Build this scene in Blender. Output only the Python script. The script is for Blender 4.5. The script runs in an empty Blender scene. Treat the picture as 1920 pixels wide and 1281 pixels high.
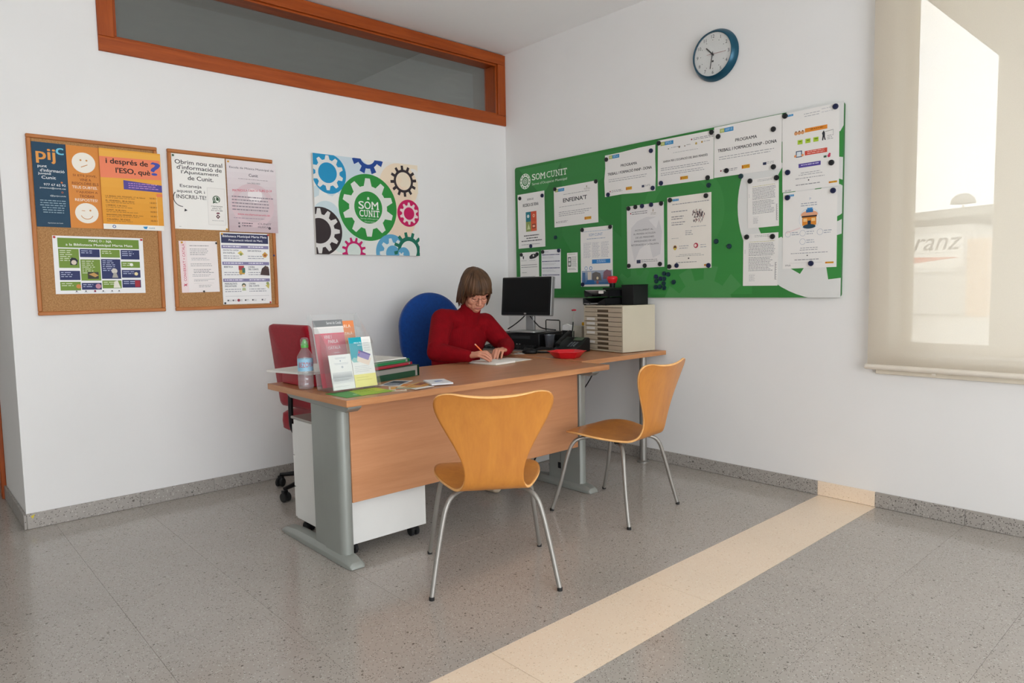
import bpy, bmesh, math, random
from mathutils import Vector, Matrix
PI = math.pi
SC = bpy.context.scene
COL = SC.collection
rnd = random.Random(7)

def s2l(c): return c/12.92 if c <= .04045 else ((c+.055)/1.055)**2.4
def H(h, k=1.0):
    h = h.lstrip('#'); h = ''.join(c*2 for c in h) if len(h) == 3 else h
    return tuple(min(.92, s2l(int(h[i:i+2], 16)/255)*k) for i in (0, 2, 4)) + (1.0,)

# ------------------------------------------------------------------ camera
def make_camera():
    y, p, r = math.radians(47.871), math.radians(-4.542), math.radians(-1.067)
    f = Vector((math.cos(p)*math.cos(y), math.cos(p)*math.sin(y), math.sin(p)))
    rt = Vector((math.sin(y), -math.cos(y), 0)); up = rt.cross(f)
    r2 = math.cos(r)*rt + math.sin(r)*up
    u2 = -math.sin(r)*rt + math.cos(r)*up
    cam = bpy.data.cameras.new('camera'); cam.lens = 24.416; cam.sensor_width = 36; cam.sensor_fit = 'HORIZONTAL'
    cam.clip_start = .05; cam.clip_end = 300
    o = bpy.data.objects.new('camera', cam); COL.objects.link(o)
    M = Matrix(((r2.x, u2.x, -f.x, -3.77), (r2.y, u2.y, -f.y, -4.20), (r2.z, u2.z, -f.z, 1.18), (0, 0, 0, 1)))
    o.matrix_world = M
    SC.camera = o
make_camera()

# ------------------------------------------------------------------ world, lights, exposure
def make_world():
    w = bpy.data.worlds.new('overcast_sky'); SC.world = w; w.use_nodes = True
    nt = w.node_tree; nt.nodes.clear()
    out = nt.nodes.new('ShaderNodeOutputWorld'); bg = nt.nodes.new('ShaderNodeBackground')
    tc = nt.nodes.new('ShaderNodeTexCoord'); nz = nt.nodes.new('ShaderNodeTexNoise'); cr = nt.nodes.new('ShaderNodeValToRGB')
    mp = nt.nodes.new('ShaderNodeMapping'); mp.inputs['Scale'].default_value = (1, 1, 3)
    nz.inputs['Scale'].default_value = 2.2; nz.inputs['Detail'].default_value = 5
    cr.color_ramp.elements[0].position = .3; cr.color_ramp.elements[0].color = (.80, .88, 1, 1)
    cr.color_ramp.elements[1].position = .65; cr.color_ramp.elements[1].color = (1, 1, 1, 1)
    nt.links.new(tc.outputs['Generated'], mp.inputs['Vector']); nt.links.new(mp.outputs[0], nz.inputs['Vector'])
    nt.links.new(nz.outputs['Fac'], cr.inputs[0]); nt.links.new(cr.outputs[0], bg.inputs['Color'])
    bg.inputs['Strength'].default_value = 5.2
    nt.links.new(bg.outputs[0], out.inputs[0])
make_world()

def area(name, loc, aim, sx, sy, watt, col=(1, 1, 1)):
    l = bpy.data.lights.new(name, 'AREA'); l.shape = 'RECTANGLE'; l.size = sx; l.size_y = sy; l.energy = watt; l.color = col
    o = bpy.data.objects.new(name, l); COL.objects.link(o); o.location = loc
    o.rotation_euler = Vector(aim).to_track_quat('-Z', 'Y').to_euler()
    return o
# daylight that comes in through the glazed entrance behind the photographer and the second window of the right wall
area('daylight_entrance', (-4.1, -7.30, 1.45), (.08, 1, .5), 4.0, 2.3, 56, (.98, .99, 1))
area('daylight_right_window', (-.12, -5.9, 1.7), (-1, 0, 0), 2.0, 1.9, 22, (.98, .99, 1))
area('next_room_fill', (-1.6, 2.2, 2.9), (0, 0, -1), .6, .6, 15)  # added fill light for the room behind the transom, no real fitting there

SC.view_settings.view_transform = 'Standard'
try: SC.view_settings.look = 'None'
except Exception: pass
SC.view_settings.gamma = 1.0
SC.view_settings.use_curve_mapping = False
SC.view_settings.exposure = -0.10
SC.cycles.max_bounces = 16; SC.cycles.diffuse_bounces = 8; SC.cycles.transparent_max_bounces = 24

# ------------------------------------------------------------------ materials
MATS = {}
def mat(name, col, rough=.5, metal=0.0, var=.06, scale=8.0, bump=0.0, bscale=60.0, spec=.5, stretch=(1, 1, 1), col2=None,
        trans=0.0, ior=1.45, sheen=0.0, coat=0.0):
    if name in MATS: return MATS[name]
    m = bpy.data.materials.new(name); m.use_nodes = True; nt = m.node_tree; N = nt.nodes
    b = N['Principled BSDF']
    b.inputs['Roughness'].default_value = rough; b.inputs['Metallic'].default_value = metal
    b.inputs['Specular IOR Level'].default_value = spec; b.inputs['IOR'].default_value = ior
    if trans: b.inputs['Transmission Weight'].default_value = trans
    if sheen: b.inputs['Sheen Weight'].default_value = sheen
    if coat: b.inputs['Coat Weight'].default_value = coat; b.inputs['Coat Roughness'].default_value = .15
    tc = N.new('ShaderNodeTexCoord'); mp = N.new('ShaderNodeMapping'); mp.inputs['Scale'].default_value = stretch
    nt.links.new(tc.outputs['Object'], mp.inputs['Vector'])
    nz = N.new('ShaderNodeTexNoise'); nz.inputs['Scale'].default_value = scale; nz.inputs['Detail'].default_value = 6
    nt.links.new(mp.outputs[0], nz.inputs['Vector'])
    mx = N.new('ShaderNodeMix'); mx.data_type = 'RGBA'
    c = H(col) if isinstance(col, str) else col
    if col2: a, d = c, (H(col2) if isinstance(col2, str) else col2)
    else:
        a = tuple(min(1, x*(1+var)) for x in c[:3])+(1,); d = tuple(x*(1-var) for x in c[:3])+(1,)
    mr = N.new('ShaderNodeMapRange'); mr.inputs[1].default_value = .3; mr.inputs[2].default_value = .7
    nt.links.new(nz.outputs['Fac'], mr.inputs[0]); nt.links.new(mr.outputs[0], mx.inputs[0])
    mx.inputs[6].default_value = a; mx.inputs[7].default_value = d
    nt.links.new(mx.outputs[2], b.inputs['Base Color'])
    if bump:
        n2 = N.new('ShaderNodeTexNoise'); n2.inputs['Scale'].default_value = bscale; n2.inputs['Detail'].default_value = 3
        nt.links.new(mp.outputs[0], n2.inputs['Vector'])
        bp = N.new('ShaderNodeBump'); bp.inputs['Strength'].default_value = bump; bp.inputs['Distance'].default_value = .004
        nt.links.new(n2.outputs['Fac'], bp.inputs['Height']); nt.links.new(bp.outputs[0], b.inputs['Normal'])
    MATS[name] = m
    return m

def terrazzo(name, base, dark, light, rough=.28, sp=230.0, amt=(.16, .10), tilevar=.05):
    m = bpy.data.materials.new(name); m.use_nodes = True; nt = m.node_tree; N = nt.nodes; L = nt.links
    b = N['Principled BSDF']; b.inputs['Roughness'].default_value = rough; b.inputs['Specular IOR Level'].default_value = .45
    g = N.new('ShaderNodeNewGeometry')
    def chips(scale, thr, soft):
        v = N.new('ShaderNodeTexVoronoi'); v.inputs['Scale'].default_value = scale; v.inputs['Randomness'].default_value = 1
        L.new(g.outputs['Position'], v.inputs['Vector'])
        r = N.new('ShaderNodeSeparateColor'); L.new(v.outputs['Color'], r.inputs[0])
        c = N.new('ShaderNodeMapRange'); c.inputs[1].default_value = thr; c.inputs[2].default_value = thr+soft
        L.new(r.outputs[0], c.inputs[0])
        d = N.new('ShaderNodeMapRange'); d.inputs[1].default_value = .52; d.inputs[2].default_value = .34
        L.new(v.outputs['Distance'], d.inputs[0])
        mu = N.new('ShaderNodeMath'); mu.operation = 'MULTIPLY'; L.new(c.outputs[0], mu.inputs[0]); L.new(d.outputs[0], mu.inputs[1])
        return mu
    n = N.new('ShaderNodeTexNoise'); n.inputs['Scale'].default_value = 3; n.inputs['Detail'].default_value = 8
    L.new(g.outputs['Position'], n.inputs['Vector'])
    oi = N.new('ShaderNodeObjectInfo')
    ad = N.new('ShaderNodeMath'); ad.operation = 'MULTIPLY_ADD'; ad.inputs[1].default_value = tilevar*2; ad.inputs[2].default_value = 1-tilevar
    L.new(oi.outputs['Random'], ad.inputs[0])
    mm = N.new('ShaderNodeMath'); mm.operation = 'MULTIPLY_ADD'; mm.inputs[1].default_value = .16; mm.inputs[2].default_value = -.08
    L.new(n.outputs['Fac'], mm.inputs[0])
    s = N.new('ShaderNodeMath'); s.operation = 'ADD'; L.new(ad.outputs[0], s.inputs[0]); L.new(mm.outputs[0], s.inputs[1])
    vm = N.new('ShaderNodeVectorMath'); vm.operation = 'SCALE'; vm.inputs[0].default_value = base[:3]; L.new(s.outputs[0], vm.inputs['Scale'])
    last = vm.outputs[0]
    for scale, thr, col in ((sp, 1-amt[0], dark), (sp*.8, 1-amt[1], light), (sp*.42, .975, dark)):
        mk = chips(scale, thr, .02)
        mx = N.new('ShaderNodeMix'); mx.data_type = 'RGBA'; mx.inputs[7].default_value = col
        L.new(mk.outputs[0], mx.inputs[0]); L.new(last, mx.inputs[6]); last = mx.outputs[2]
    L.new(last, b.inputs['Base Color'])
    return m

def wood(name, c1, c2, rough=.4, axis=0, sc=1.0, coat=0.0):
    m = bpy.data.materials.new(name); m.use_nodes = True; nt = m.node_tree; N = nt.nodes; L = nt.links
    b = N['Principled BSDF']; b.inputs['Roughness'].default_value = rough
    if coat: b.inputs['Coat Weight'].default_value = coat; b.inputs['Coat Roughness'].default_value = .2
    b.inputs['Specular IOR Level'].default_value = .35
    tc = N.new('ShaderNodeTexCoord'); mp = N.new('ShaderNodeMapping')
    st = [22*sc, 22*sc, 22*sc]; st[axis] = 1.6*sc; mp.inputs['Scale'].default_value = st
    L.new(tc.outputs['Object'], mp.inputs['Vector'])
    n = N.new('ShaderNodeTexNoise'); n.inputs['Scale'].default_value = 1.6; n.inputs['Detail'].default_value = 8; n.inputs['Distortion'].default_value = .6
    L.new(mp.outputs[0], n.inputs['Vector'])
    n2 = N.new('ShaderNodeTexNoise'); n2.inputs['Scale'].default_value = 9; n2.inputs['Detail'].default_value = 4; L.new(mp.outputs[0], n2.inputs['Vector'])
    ad = N.new('ShaderNodeMath'); ad.operation = 'MULTIPLY_ADD'; ad.inputs[1].default_value = .35; L.new(n2.outputs['Fac'], ad.inputs[0]); L.new(n.outputs['Fac'], ad.inputs[2])
    r = N.new('ShaderNodeMapRange'); r.inputs[1].default_value = .45; r.inputs[2].default_value = .95; L.new(ad.outputs[0], r.inputs[0])
    mx = N.new('ShaderNodeMix'); mx.data_type = 'RGBA'; mx.inputs[6].default_value = c1; mx.inputs[7].default_value = c2
    L.new(r.outputs[0], mx.inputs[0]); L.new(mx.outputs[2], b.inputs['Base Color'])
    bp = N.new('ShaderNodeBump'); bp.inputs['Strength'].default_value = .08; bp.inputs['Distance'].default_value = .001
    L.new(ad.outputs[0], bp.inputs['Height']); L.new(bp.outputs[0], b.inputs['Normal'])
    MATS[name] = m
    return m

def glassy(name, col, op=.75, rough=.03, spec=.5):
    """thin clear plastic or glass: mostly see-through with a gloss"""
    m = bpy.data.materials.new(name); m.use_nodes = True; nt = m.node_tree; N = nt.nodes; L = nt.links
    out = N['Material Output']; b = N['Principled BSDF']; b.inputs['Base Color'].default_value = col; b.inputs['Roughness'].default_value = rough
    t = N.new('ShaderNodeBsdfTransparent'); t.inputs[0].default_value = (.97, .98, .98, 1)
    gl = N.new('ShaderNodeBsdfGlossy'); gl.inputs['Roughness'].default_value = rough
    nz = N.new('ShaderNodeTexNoise'); nz.inputs['Scale'].default_value = 14; mr = N.new('ShaderNodeMapRange'); mr.inputs[3].default_value = (1-op)*.7; mr.inputs[4].default_value = (1-op)*1.3
    L.new(nz.outputs['Fac'], mr.inputs[0])
    mx = N.new('ShaderNodeMixShader'); lw = N.new('ShaderNodeLayerWeight'); lw.inputs[0].default_value = .5; pw = N.new('ShaderNodeMath'); pw.operation = 'POWER'; pw.inputs[1].default_value = 3.0
    fr = N.new('ShaderNodeMath'); fr.operation = 'MULTIPLY_ADD'; fr.inputs[1].default_value = .45; fr.inputs[2].default_value = .035; L.new(lw.outputs['Facing'], pw.inputs[0]); L.new(pw.outputs[0], fr.inputs[0])
    m2 = N.new('ShaderNodeMixShader')
    L.new(fr.outputs[0], mx.inputs[0]); L.new(t.outputs[0], mx.inputs[1]); L.new(gl.outputs[0], mx.inputs[2])
    L.new(mr.outputs[0], m2.inputs[0]); L.new(mx.outputs[0], m2.inputs[1]); L.new(b.outputs[0], m2.inputs[2])
    L.new(m2.outputs[0], out.inputs[0])
    MATS[name] = m
    return m

def print_mat():
    m = bpy.data.materials.new('printed_paper'); m.use_nodes = True; nt = m.node_tree; N = nt.nodes
    b = N['Principled BSDF']; b.inputs['Roughness'].default_value = .55; b.inputs['Specular IOR Level'].default_value = .3
    a = N.new('ShaderNodeAttribute'); a.attribute_name = 'Col'
    nz = N.new('ShaderNodeTexNoise'); nz.inputs['Scale'].default_value = 6; tc = N.new('ShaderNodeTexCoord'); nt.links.new(tc.outputs['Object'], nz.inputs['Vector'])
    mr = N.new('ShaderNodeMapRange'); mr.inputs[3].default_value = .97; mr.inputs[4].default_value = 1.03; nt.links.new(nz.outputs['Fac'], mr.inputs[0])
    vm = N.new('ShaderNodeVectorMath'); vm.operation = 'SCALE'; nt.links.new(a.outputs['Color'], vm.inputs[0]); nt.links.new(mr.outputs[0], vm.inputs['Scale'])
    nt.links.new(vm.outputs[0], b.inputs['Base Color'])
    return m
PRINT = print_mat()

# ------------------------------------------------------------------ mesh helper
class MB:
    def __init__(s): s.v = []; s.f = []; s.m = []
    def add(s, vs, fs, M=None, mi=0):
        o = len(s.v)
        s.v += [tuple(M @ Vector(p)) if M is not None else tuple(p) for p in vs]
        s.f += [tuple(i+o for i in f) for f in fs]; s.m += [mi]*len(fs); return s
    def box(s, x0, x1, y0, y1, z0, z1, M=None, mi=0):
        vs = [(x, y, z) for z in (z0, z1) for y in (y0, y1) for x in (x0, x1)]
        return s.add(vs, [(0, 2, 3, 1), (4, 5, 7, 6), (0, 1, 5, 4), (2, 6, 7, 3), (0, 4, 6, 2), (1, 3, 7, 5)], M, mi)
    def prism(s, poly, z0, z1, M=None, mi=0):
        n = len(poly); vs = [(p[0], p[1], z0) for p in poly]+[(p[0], p[1], z1) for p in poly]
        fs = [tuple(reversed(range(n))), tuple(range(n, 2*n))]+[(i, (i+1) % n, (i+1) % n+n, i+n) for i in range(n)]
        return s.add(vs, fs, M, mi)
    def lathe(s, prof, n=24, M=None, mi=0, sx=1, sy=1):
        vs = []; fs = []; k = len(prof)
        for i in range(n):
            a = 2*PI*i/n; c, d = math.cos(a), math.sin(a)
            vs += [(r*c*sx, r*d*sy, z) for r, z in prof]
        for i in range(n):
            j = (i+1) % n
            for q in range(k-1): fs.append((i*k+q, j*k+q, j*k+q+1, i*k+q+1))
        if prof[0][0] > 1e-6: fs.append(tuple(i*k for i in reversed(range(n))))
        if prof[-1][0] > 1e-6: fs.append(tuple(i*k+k-1 for i in range(n)))
        return s.add(vs, fs, M, mi)
    def tube(s, pts, r, n=8, M=None, mi=0, closed=False, flat=1.0):
        pts = [Vector(p) for p in pts]; k = len(pts); rs = r if isinstance(r, (list, tuple)) else [r]*k
        vs = []; fs = []; up = Vector((0, 0, 1)); pa = None
        for i, p in enumerate(pts):
            t = (pts[(i+1) % k]-pts[i-1]) if closed else (pts[min(i+1, k-1)]-pts[max(i-1, 0)])
            if t.length < 1e-9: t = Vector((0, 0, 1))
            t.normalize()
            if pa is None:
                a = t.cross(up)
                if a.length < .1: a = t.cross(Vector((0, 1, 0)))
            else: a = pa-t*pa.dot(t)
            a.normalize(); b = t.cross(a); pa = a
            for q in range(n):
                w = 2*PI*q/n; vs.append(p+rs[i]*(a*math.cos(w)+b*math.sin(w)*flat))
        for i in range(k if closed else k-1):
            j = (i+1) % k
            for q in range(n): fs.append((i*n+q, i*n+(q+1) % n, j*n+(q+1) % n, j*n+q))
        if not closed: fs += [tuple(reversed(range(n))), tuple(range((k-1)*n, k*n))]
        return s.add(vs, fs, M, mi)
    def ball(s, c, r, nu=16, nv=10, M=None, mi=0):
        rx, ry, rz = (r, r, r) if not isinstance(r, (tuple, list)) else r
        vs = [(c[0], c[1], c[2]-rz)]
        for i in range(1, nv):
            a = -PI/2+PI*i/nv
            for j in range(nu):
                b = 2*PI*j/nu; vs.append((c[0]+rx*math.cos(a)*math.cos(b), c[1]+ry*math.cos(a)*math.sin(b), c[2]+rz*math.sin(a)))
        vs.append((c[0], c[1], c[2]+rz)); fs = []; L = len(vs)-1
        for j in range(nu):
            fs.append((0, 1+(j+1) % nu, 1+j)); fs.append((L, L-nu+j, L-nu+(j+1) % nu))
        for i in range(nv-2):
            for j in range(nu):
                a = 1+i*nu+j; b = 1+i*nu+(j+1) % nu; fs.append((a, b, b+nu, a+nu))
        return s.add(vs, fs, M, mi)
    def build(s, name, mats, parent=None, loc=(0, 0, 0), rz=0.0, bevel=0.0, smooth=True, seg=2, angle=40):
        me = bpy.data.meshes.new(name); me.from_pydata(s.v, [], s.f)
        for m in (mats if isinstance(mats, (list, tuple)) else [mats]): me.materials.append(m)
        me.polygons.foreach_set('material_index', s.m)
        bm = bmesh.new(); bm.from_mesh(me); bmesh.ops.recalc_face_normals(bm, faces=bm.faces); bm.to_mesh(me); bm.free()
        if smooth:
            me.polygons.foreach_set('use_smooth', [True]*len(me.polygons)); me.set_sharp_from_angle(angle=math.radians(angle))
        o = bpy.data.objects.new(name, me); COL.objects.link(o); o.location = loc; o.rotation_euler = (0, 0, rz)
        if parent: o.parent = parent
        if bevel:
            b = o.modifiers.new('edge', 'BEVEL'); b.width = bevel; b.segments = seg; b.limit_method = 'ANGLE'; b.angle_limit = math.radians(35)
        return o

def tag(o, label=None, cat=None, group=None, kind=None):
    for k, v in (('label', label), ('category', cat), ('group', group), ('kind', kind)):
        if v: o[k] = v
    return o
def thing(name, label, cat, loc=(0, 0, 0), rz=0.0, group=None):
    o = bpy.data.objects.new(name, None); COL.objects.link(o); o.location = loc; o.rotation_euler = (0, 0, rz); o.empty_display_size = .05
    return tag(o, label, cat, group)
def struct(o): o['kind'] = 'structure'; return o
def T(x, y, z): return Matrix.Translation((x, y, z))
def R(a, ax): return Matrix.Rotation(a, 4, ax)
def rrect(w, h, r, n=5, cx=0, cy=0):
    out = []
    for sx, sy, a0 in ((1, 1, 0), (-1, 1, PI/2), (-1, -1, PI), (1, -1, 3*PI/2)):
        for i in range(n+1):
            a = a0+PI/2*i/n; out.append((cx+sx*(w/2-r)+r*math.cos(a), cy+sy*(h/2-r)+r*math.sin(a)))
    return out
def spline(pts, n=8):
    P = [Vector(p) for p in pts]; out = []
    for i in range(len(P)-1):
        a = P[max(i-1, 0)]; b = P[i]; c = P[i+1]; d = P[min(i+2, len(P)-1)]
        for k in range(n):
            t = k/n; out.append(.5*((2*b)+(c-a)*t+(2*a-5*b+4*c-d)*t*t+(3*b-a-3*c+d)*t**3))
    out.append(P[-1]); return out
def copy_tree(o, parent=None):
    c = o.copy(); COL.objects.link(c); c.parent = parent
    for ch in list(o.children): copy_tree(ch, c)
    return c
# ------------------------------------------------------------------ room shell
WHITE = mat('white_wall_paint', (.80, .795, .78, 1), rough=.7, var=.012, scale=2.5, bump=.05, bscale=140, spec=.25)
CEIL = mat('ceiling_paint', (.90, .90, .89, 1), rough=.8, var=.01, scale=2, spec=.2)
FLOORM = terrazzo('grey_terrazzo', (.405, .372, .336, 1), (.13, .115, .10, 1), (.55, .53, .50, 1), rough=.15, tilevar=.018)
BEIGEM = terrazzo('beige_terrazzo', (.84, .69, .53, 1), (.66, .50, .33, 1), (.90, .80, .66, 1), rough=.28, amt=(.10, .14), tilevar=.03)
SKIRT = terrazzo('skirting_terrazzo', (.36, .335, .305, 1), (.10, .09, .08, 1), (.56, .54, .5, 1), rough=.35, sp=170)
GROUT = mat('floor_grout', (.30, .28, .255, 1), rough=.8)
TWOOD = wood('red_brown_wood', H('#9c4a18', 1.2), H('#83370c', 1.15), rough=.4, axis=0)
TWOODZ = wood('red_brown_wood_upright', H('#9c4a18', 1.2), H('#83370c', 1.15), rough=.4, axis=2)
HC = 3.0
XL, YB = -7.0, -7.6

floor = struct(MB().box(XL, .3, YB, 4.0, -.12, -.004).build('floor', GROUT, bevel=0))
g = .0004
def tile(x0, x1, y0, y1, m, parent, key, cache={}):
    k = (round(x1-x0, 3), round(y1-y0, 3), m.name); g = .0004 if m is FLOORM else .0009
    if k not in cache:
        w, h = (x1-x0)/2-g, (y1-y0)/2-g
        me = MB(); c = .0008
        vs = [(-w, -h, -.0035), (w, -h, -.0035), (w, h, -.0035), (-w, h, -.0035), (-w, -h, -c*.4), (w, -h, -c*.4), (w, h, -c*.4), (-w, h, -c*.4),
              (-w+c, -h+c, 0), (w-c, -h+c, 0), (w-c, h-c, 0), (-w+c, h-c, 0)]
        fs = [(8, 9, 10, 11)]+[(a, (a+1) % 4, (a+1) % 4+4, a+4) for a in range(4)]+[(a+4, (a+1) % 4+4, (a+1) % 4+8, a+8) for a in range(4)]
        o = me.add(vs, fs).build(key, m, smooth=False); cache[k] = o.data
    else:
        o = bpy.data.objects.new(key, cache[k]); COL.objects.link(o)
    o.location = ((x0+x1)/2, (y0+y1)/2, 0); o.parent = parent
xs = [0.0]+[-.78-.40*k for k in range(-1, 12)]
xs = sorted(set([0.0, -.38]+[round(-.78-.40*k, 3) for k in range(0, 12)]))
ysn = [-2.54+.415*k for k in range(0, 7)]; ysn[-1] = 0.0 if ysn[-1] > -.1 else ysn[-1]
ysn = [-2.54, -2.125, -1.71, -1.295, -.88, -.44, 0.0]
yss = [-2.84-.40*k for k in range(0, 6)]
for a, b in zip(xs[:-1], xs[1:]):
    for c, d in zip(ysn[:-1], ysn[1:]): tile(a, b, c, d, FLOORM, floor, 'tile')
    for d, c in zip(yss[:-1], yss[1:]): tile(a, b, c, d, FLOORM, floor, 'tile')
sx = [-5.18, -4.78, -3.98, -3.18, -2.385, -1.57, 0.0]
for a, b in zip(sx[:-1], sx[1:]): tile(a, b, -2.84, -2.54, BEIGEM, floor, 'beige_tile')
# corridor floor beyond the wall end
for a, b in ((-5.18, -4.78), (-4.78, -4.38), (-4.38, -3.98), (-3.98, -3.58), (-3.58, -3.30)):
    for k in range(6): tile(a, b, .41*k, .41*(k+1), FLOORM, floor, 'tile')

struct(MB().box(XL, .3, YB, .12, HC, HC+.15).build('ceiling', CEIL, smooth=False))
# left-hand (north) wall with the transom opening: x -3.3..0, opening x -2.845..0, z 2.45..2.99
TX0, TX1, TZ0, TZ1 = -2.843, 0.0, 2.447, 2.992
w = MB()
w.box(-3.3, 0.3, 0, .12, -.1, TZ0); w.box(-3.3, TX0, 0, .12, TZ0, HC); 
struct(w.build('wall_north', WHITE, smooth=False))
struct(MB().box(-3.3, -3.18, .12, 4, -.1, HC).build('wall_return', WHITE, smooth=False))
# right-hand (east) wall with window opening
WY0, WY1, WZ0, WZ1 = -4.30, -2.872, .80, 2.70
w = MB()
w.box(0, .26, WY1, 0, -.1, HC); w.box(0, .26, WY0, WY1, -.1, WZ0); w.box(0, .26, WY0, WY1, WZ1, HC)
w.box(0, .26, -4.85, WY0, -.1, HC); w.box(0, .26, -6.95, -4.85, -.1, .7); w.box(0, .26, -6.95, -4.85, 2.7, HC); w.box(0, .26, YB, -6.95, -.1, HC)
struct(w.build('wall_east', WHITE, smooth=False))
w = MB(); w.box(XL, -6.0, YB-.15, YB, -.1, HC); w.box(-1.2, .3, YB-.15, YB, -.1, HC); w.box(-6.0, -1.2, YB-.15, YB, 2.7, HC)
struct(w.build('wall_south', WHITE, smooth=False))
struct(MB().box(XL-.15, XL, YB, 4, -.1, HC).build('wall_west', WHITE, smooth=False))
struct(MB().box(XL, -5.1, 0, .12, -.1, HC).build('wall_corridor', WHITE, smooth=False))
struct(MB().box(-5.22, -5.1, .12, 4, -.1, HC).build('wall_corridor_side', WHITE, smooth=False))
struct(MB().box(-5.2, .3, 4, 4.12, -.1, 3.6).build('wall_far', WHITE, smooth=False))
struct(MB().box(-5.2, -3.25, .12, 4, HC, HC+.1).build('ceiling_corridor', CEIL, smooth=False))
# the next room, seen through the transom
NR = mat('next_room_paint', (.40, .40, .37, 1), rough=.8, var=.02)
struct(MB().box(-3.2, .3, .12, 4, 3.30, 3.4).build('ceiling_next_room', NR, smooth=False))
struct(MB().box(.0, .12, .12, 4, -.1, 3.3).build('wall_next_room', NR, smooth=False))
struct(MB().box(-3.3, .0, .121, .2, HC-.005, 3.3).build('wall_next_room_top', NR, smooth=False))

# terrazzo baseboards, in pieces
bb = struct(MB().box(-3.3, 0, -.010, 0, 0, .076).build('baseboard_north', GROUT, smooth=False))
def skirt(a, b, axis, m, parent, nm):
    mb = MB(); t, h = .013, .079
    if axis == 'x': mb.box(a+.0006, b-.0006, -t, -.0005, .001, h)
    else: mb.box(-t, -.0005, a+.0006, b-.0006, .001, h)
    mb.build(nm, m, parent, bevel=.0025)
for a, b in zip([-3.3, -2.78, -2.38, -1.98, -1.58, -1.18, -.78, -.38], [-2.78, -2.38, -1.98, -1.58, -1.18, -.78, -.38, -.013]): skirt(a, b, 'x', SKIRT, bb, 'skirting_piece')
be = struct(MB().box(-.010, 0, -6.0, 0, 0, .076).build('baseboard_east', GROUT, smooth=False))
ys = [-.013, -.44, -.88, -1.295, -1.71, -2.125, -2.535]
for a, b in zip(ys[1:], ys[:-1]): skirt(a, b, 'y', SKIRT, be, 'skirting_piece')
skirt(-2.835, -2.535, 'y', BEIGEM, be, 'beige_skirting_piece')
ys = [-2.835, -3.24, -3.64, -4.04, -4.44, -4.84]
for a, b in zip(ys[1:], ys[:-1]): skirt(a, b, 'y', SKIRT, be, 'skirting_piece')
br = struct(MB().box(-3.31, -3.3, 0, .74, 0, .076).build('baseboard_return', GROUT, smooth=False))
MB().box(-3.313, -3.3005, -.013, .39, .001, .079).build('skirting_piece', SKIRT, br, bevel=.0025)
MB().box(-3.313, -3.3005, .3912, .735, .001, .079).build('skirting_piece', SKIRT, br, bevel=.0025)
MB().prism([(-.003, .012), (-.022, .004), (-.013, -.010)], -.0002, .0004, T(-3.262, -.0136, .062) @ R(PI/2, 'X')).build('yellow_sticker', mat('yellow_sticker', '#d6c23c'), bb, smooth=False)['label'] = 'small yellow sticker'
# door casing on the return wall
dr = struct(MB().box(-3.325, -3.30, .735, .81, 0, 2.12).build('door_1', TWOODZ, bevel=.004))
MB().box(-3.325, -3.30, 1.62, 1.695, 0, 2.12).build('door_frame', TWOODZ, dr, bevel=.004)
MB().box(-3.325, -3.30, .735, 1.695, 2.12, 2.195).build('door_frame', TWOOD, dr, bevel=.004)
MB().box(-3.312, -3.30, .81, 1.62, .005, 2.12).build('door_panel', mat('dark_door', '#5a2c18', rough=.4), dr, bevel=.002)

# interior transom window
tw = thing('window_1', None, None); tw['kind'] = 'structure'
def trf(x0, x1, z0, z1, y0, y1, nm='frame_bar', m=TWOOD, bv=.004): return MB().box(x0, x1, y0, y1, z0, z1).build(nm, m, tw, bevel=bv)
fw = .078
trf(TX0, TX1-.001, TZ0, TZ0+fw, -.014, .158); trf(TX0, TX1-.001, TZ1-fw, TZ1, -.014, .158)
trf(TX0, TX0+fw, TZ0+fw, TZ1-fw, -.014, .158, m=TWOODZ); trf(TX1-fw-.001, TX1-.001, TZ0+fw, TZ1-fw, -.014, .158, m=TWOODZ)
i = .014
trf(TX0+fw, TX1-fw, TZ0+fw, TZ0+fw+i, .002, .020, 'glazing_bead', bv=.003); trf(TX0+fw, TX1-fw, TZ1-fw-i, TZ1-fw, .002, .020, 'glazing_bead', bv=.003)
trf(TX0+fw, TX0+fw+i, TZ0+fw+i, TZ1-fw-i, .002, .020, 'glazing_bead', TWOODZ, bv=.003); trf(TX1-fw-i, TX1-fw, TZ0+fw+i, TZ1-fw-i, .002, .020, 'glazing_bead', TWOODZ, bv=.003)
MB().box(TX0+fw, TX1-fw, .142, .148, TZ0+fw, TZ1-fw).build('glass_pane', glassy('transom_glass', (.35, .37, .36, 1), .86), tw, smooth=False)

# picture window: frame, glass, roller blind
wf = thing('window_2', None, None); wf['kind'] = 'structure'
FR = mat('window_frame_paint', (.72, .66, .55, 1), rough=.4)
for a in ((WY0, WY1, WZ0, WZ0+.05), (WY0, WY1, WZ1-.05, WZ1), (WY0, WY0+.05, WZ0+.05, WZ1-.05), (WY1-.035, WY1, WZ0+.05, WZ1-.05)):
    MB().box(.19, .25, a[0], a[1], a[2], a[3]).build('window_frame', FR, wf, bevel=.003)
MB().box(.215, .221, WY0+.05, WY1-.035, WZ0+.05, WZ1-.05).build('glass_pane', glassy('window_glass', (.9, .95, .95, 1), .95), wf, smooth=False)
wf2 = thing('window_3', None, None); wf2['kind'] = 'structure'
for a in ((-6.95, -4.85, .7, .76), (-6.95, -4.85, 2.64, 2.7), (-6.95, -6.89, .76, 2.64), (-4.91, -4.85, .76, 2.64)):
    MB().box(.19, .25, a[0], a[1], a[2], a[3]).build('window_frame', FR, wf2, bevel=.003)

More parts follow.
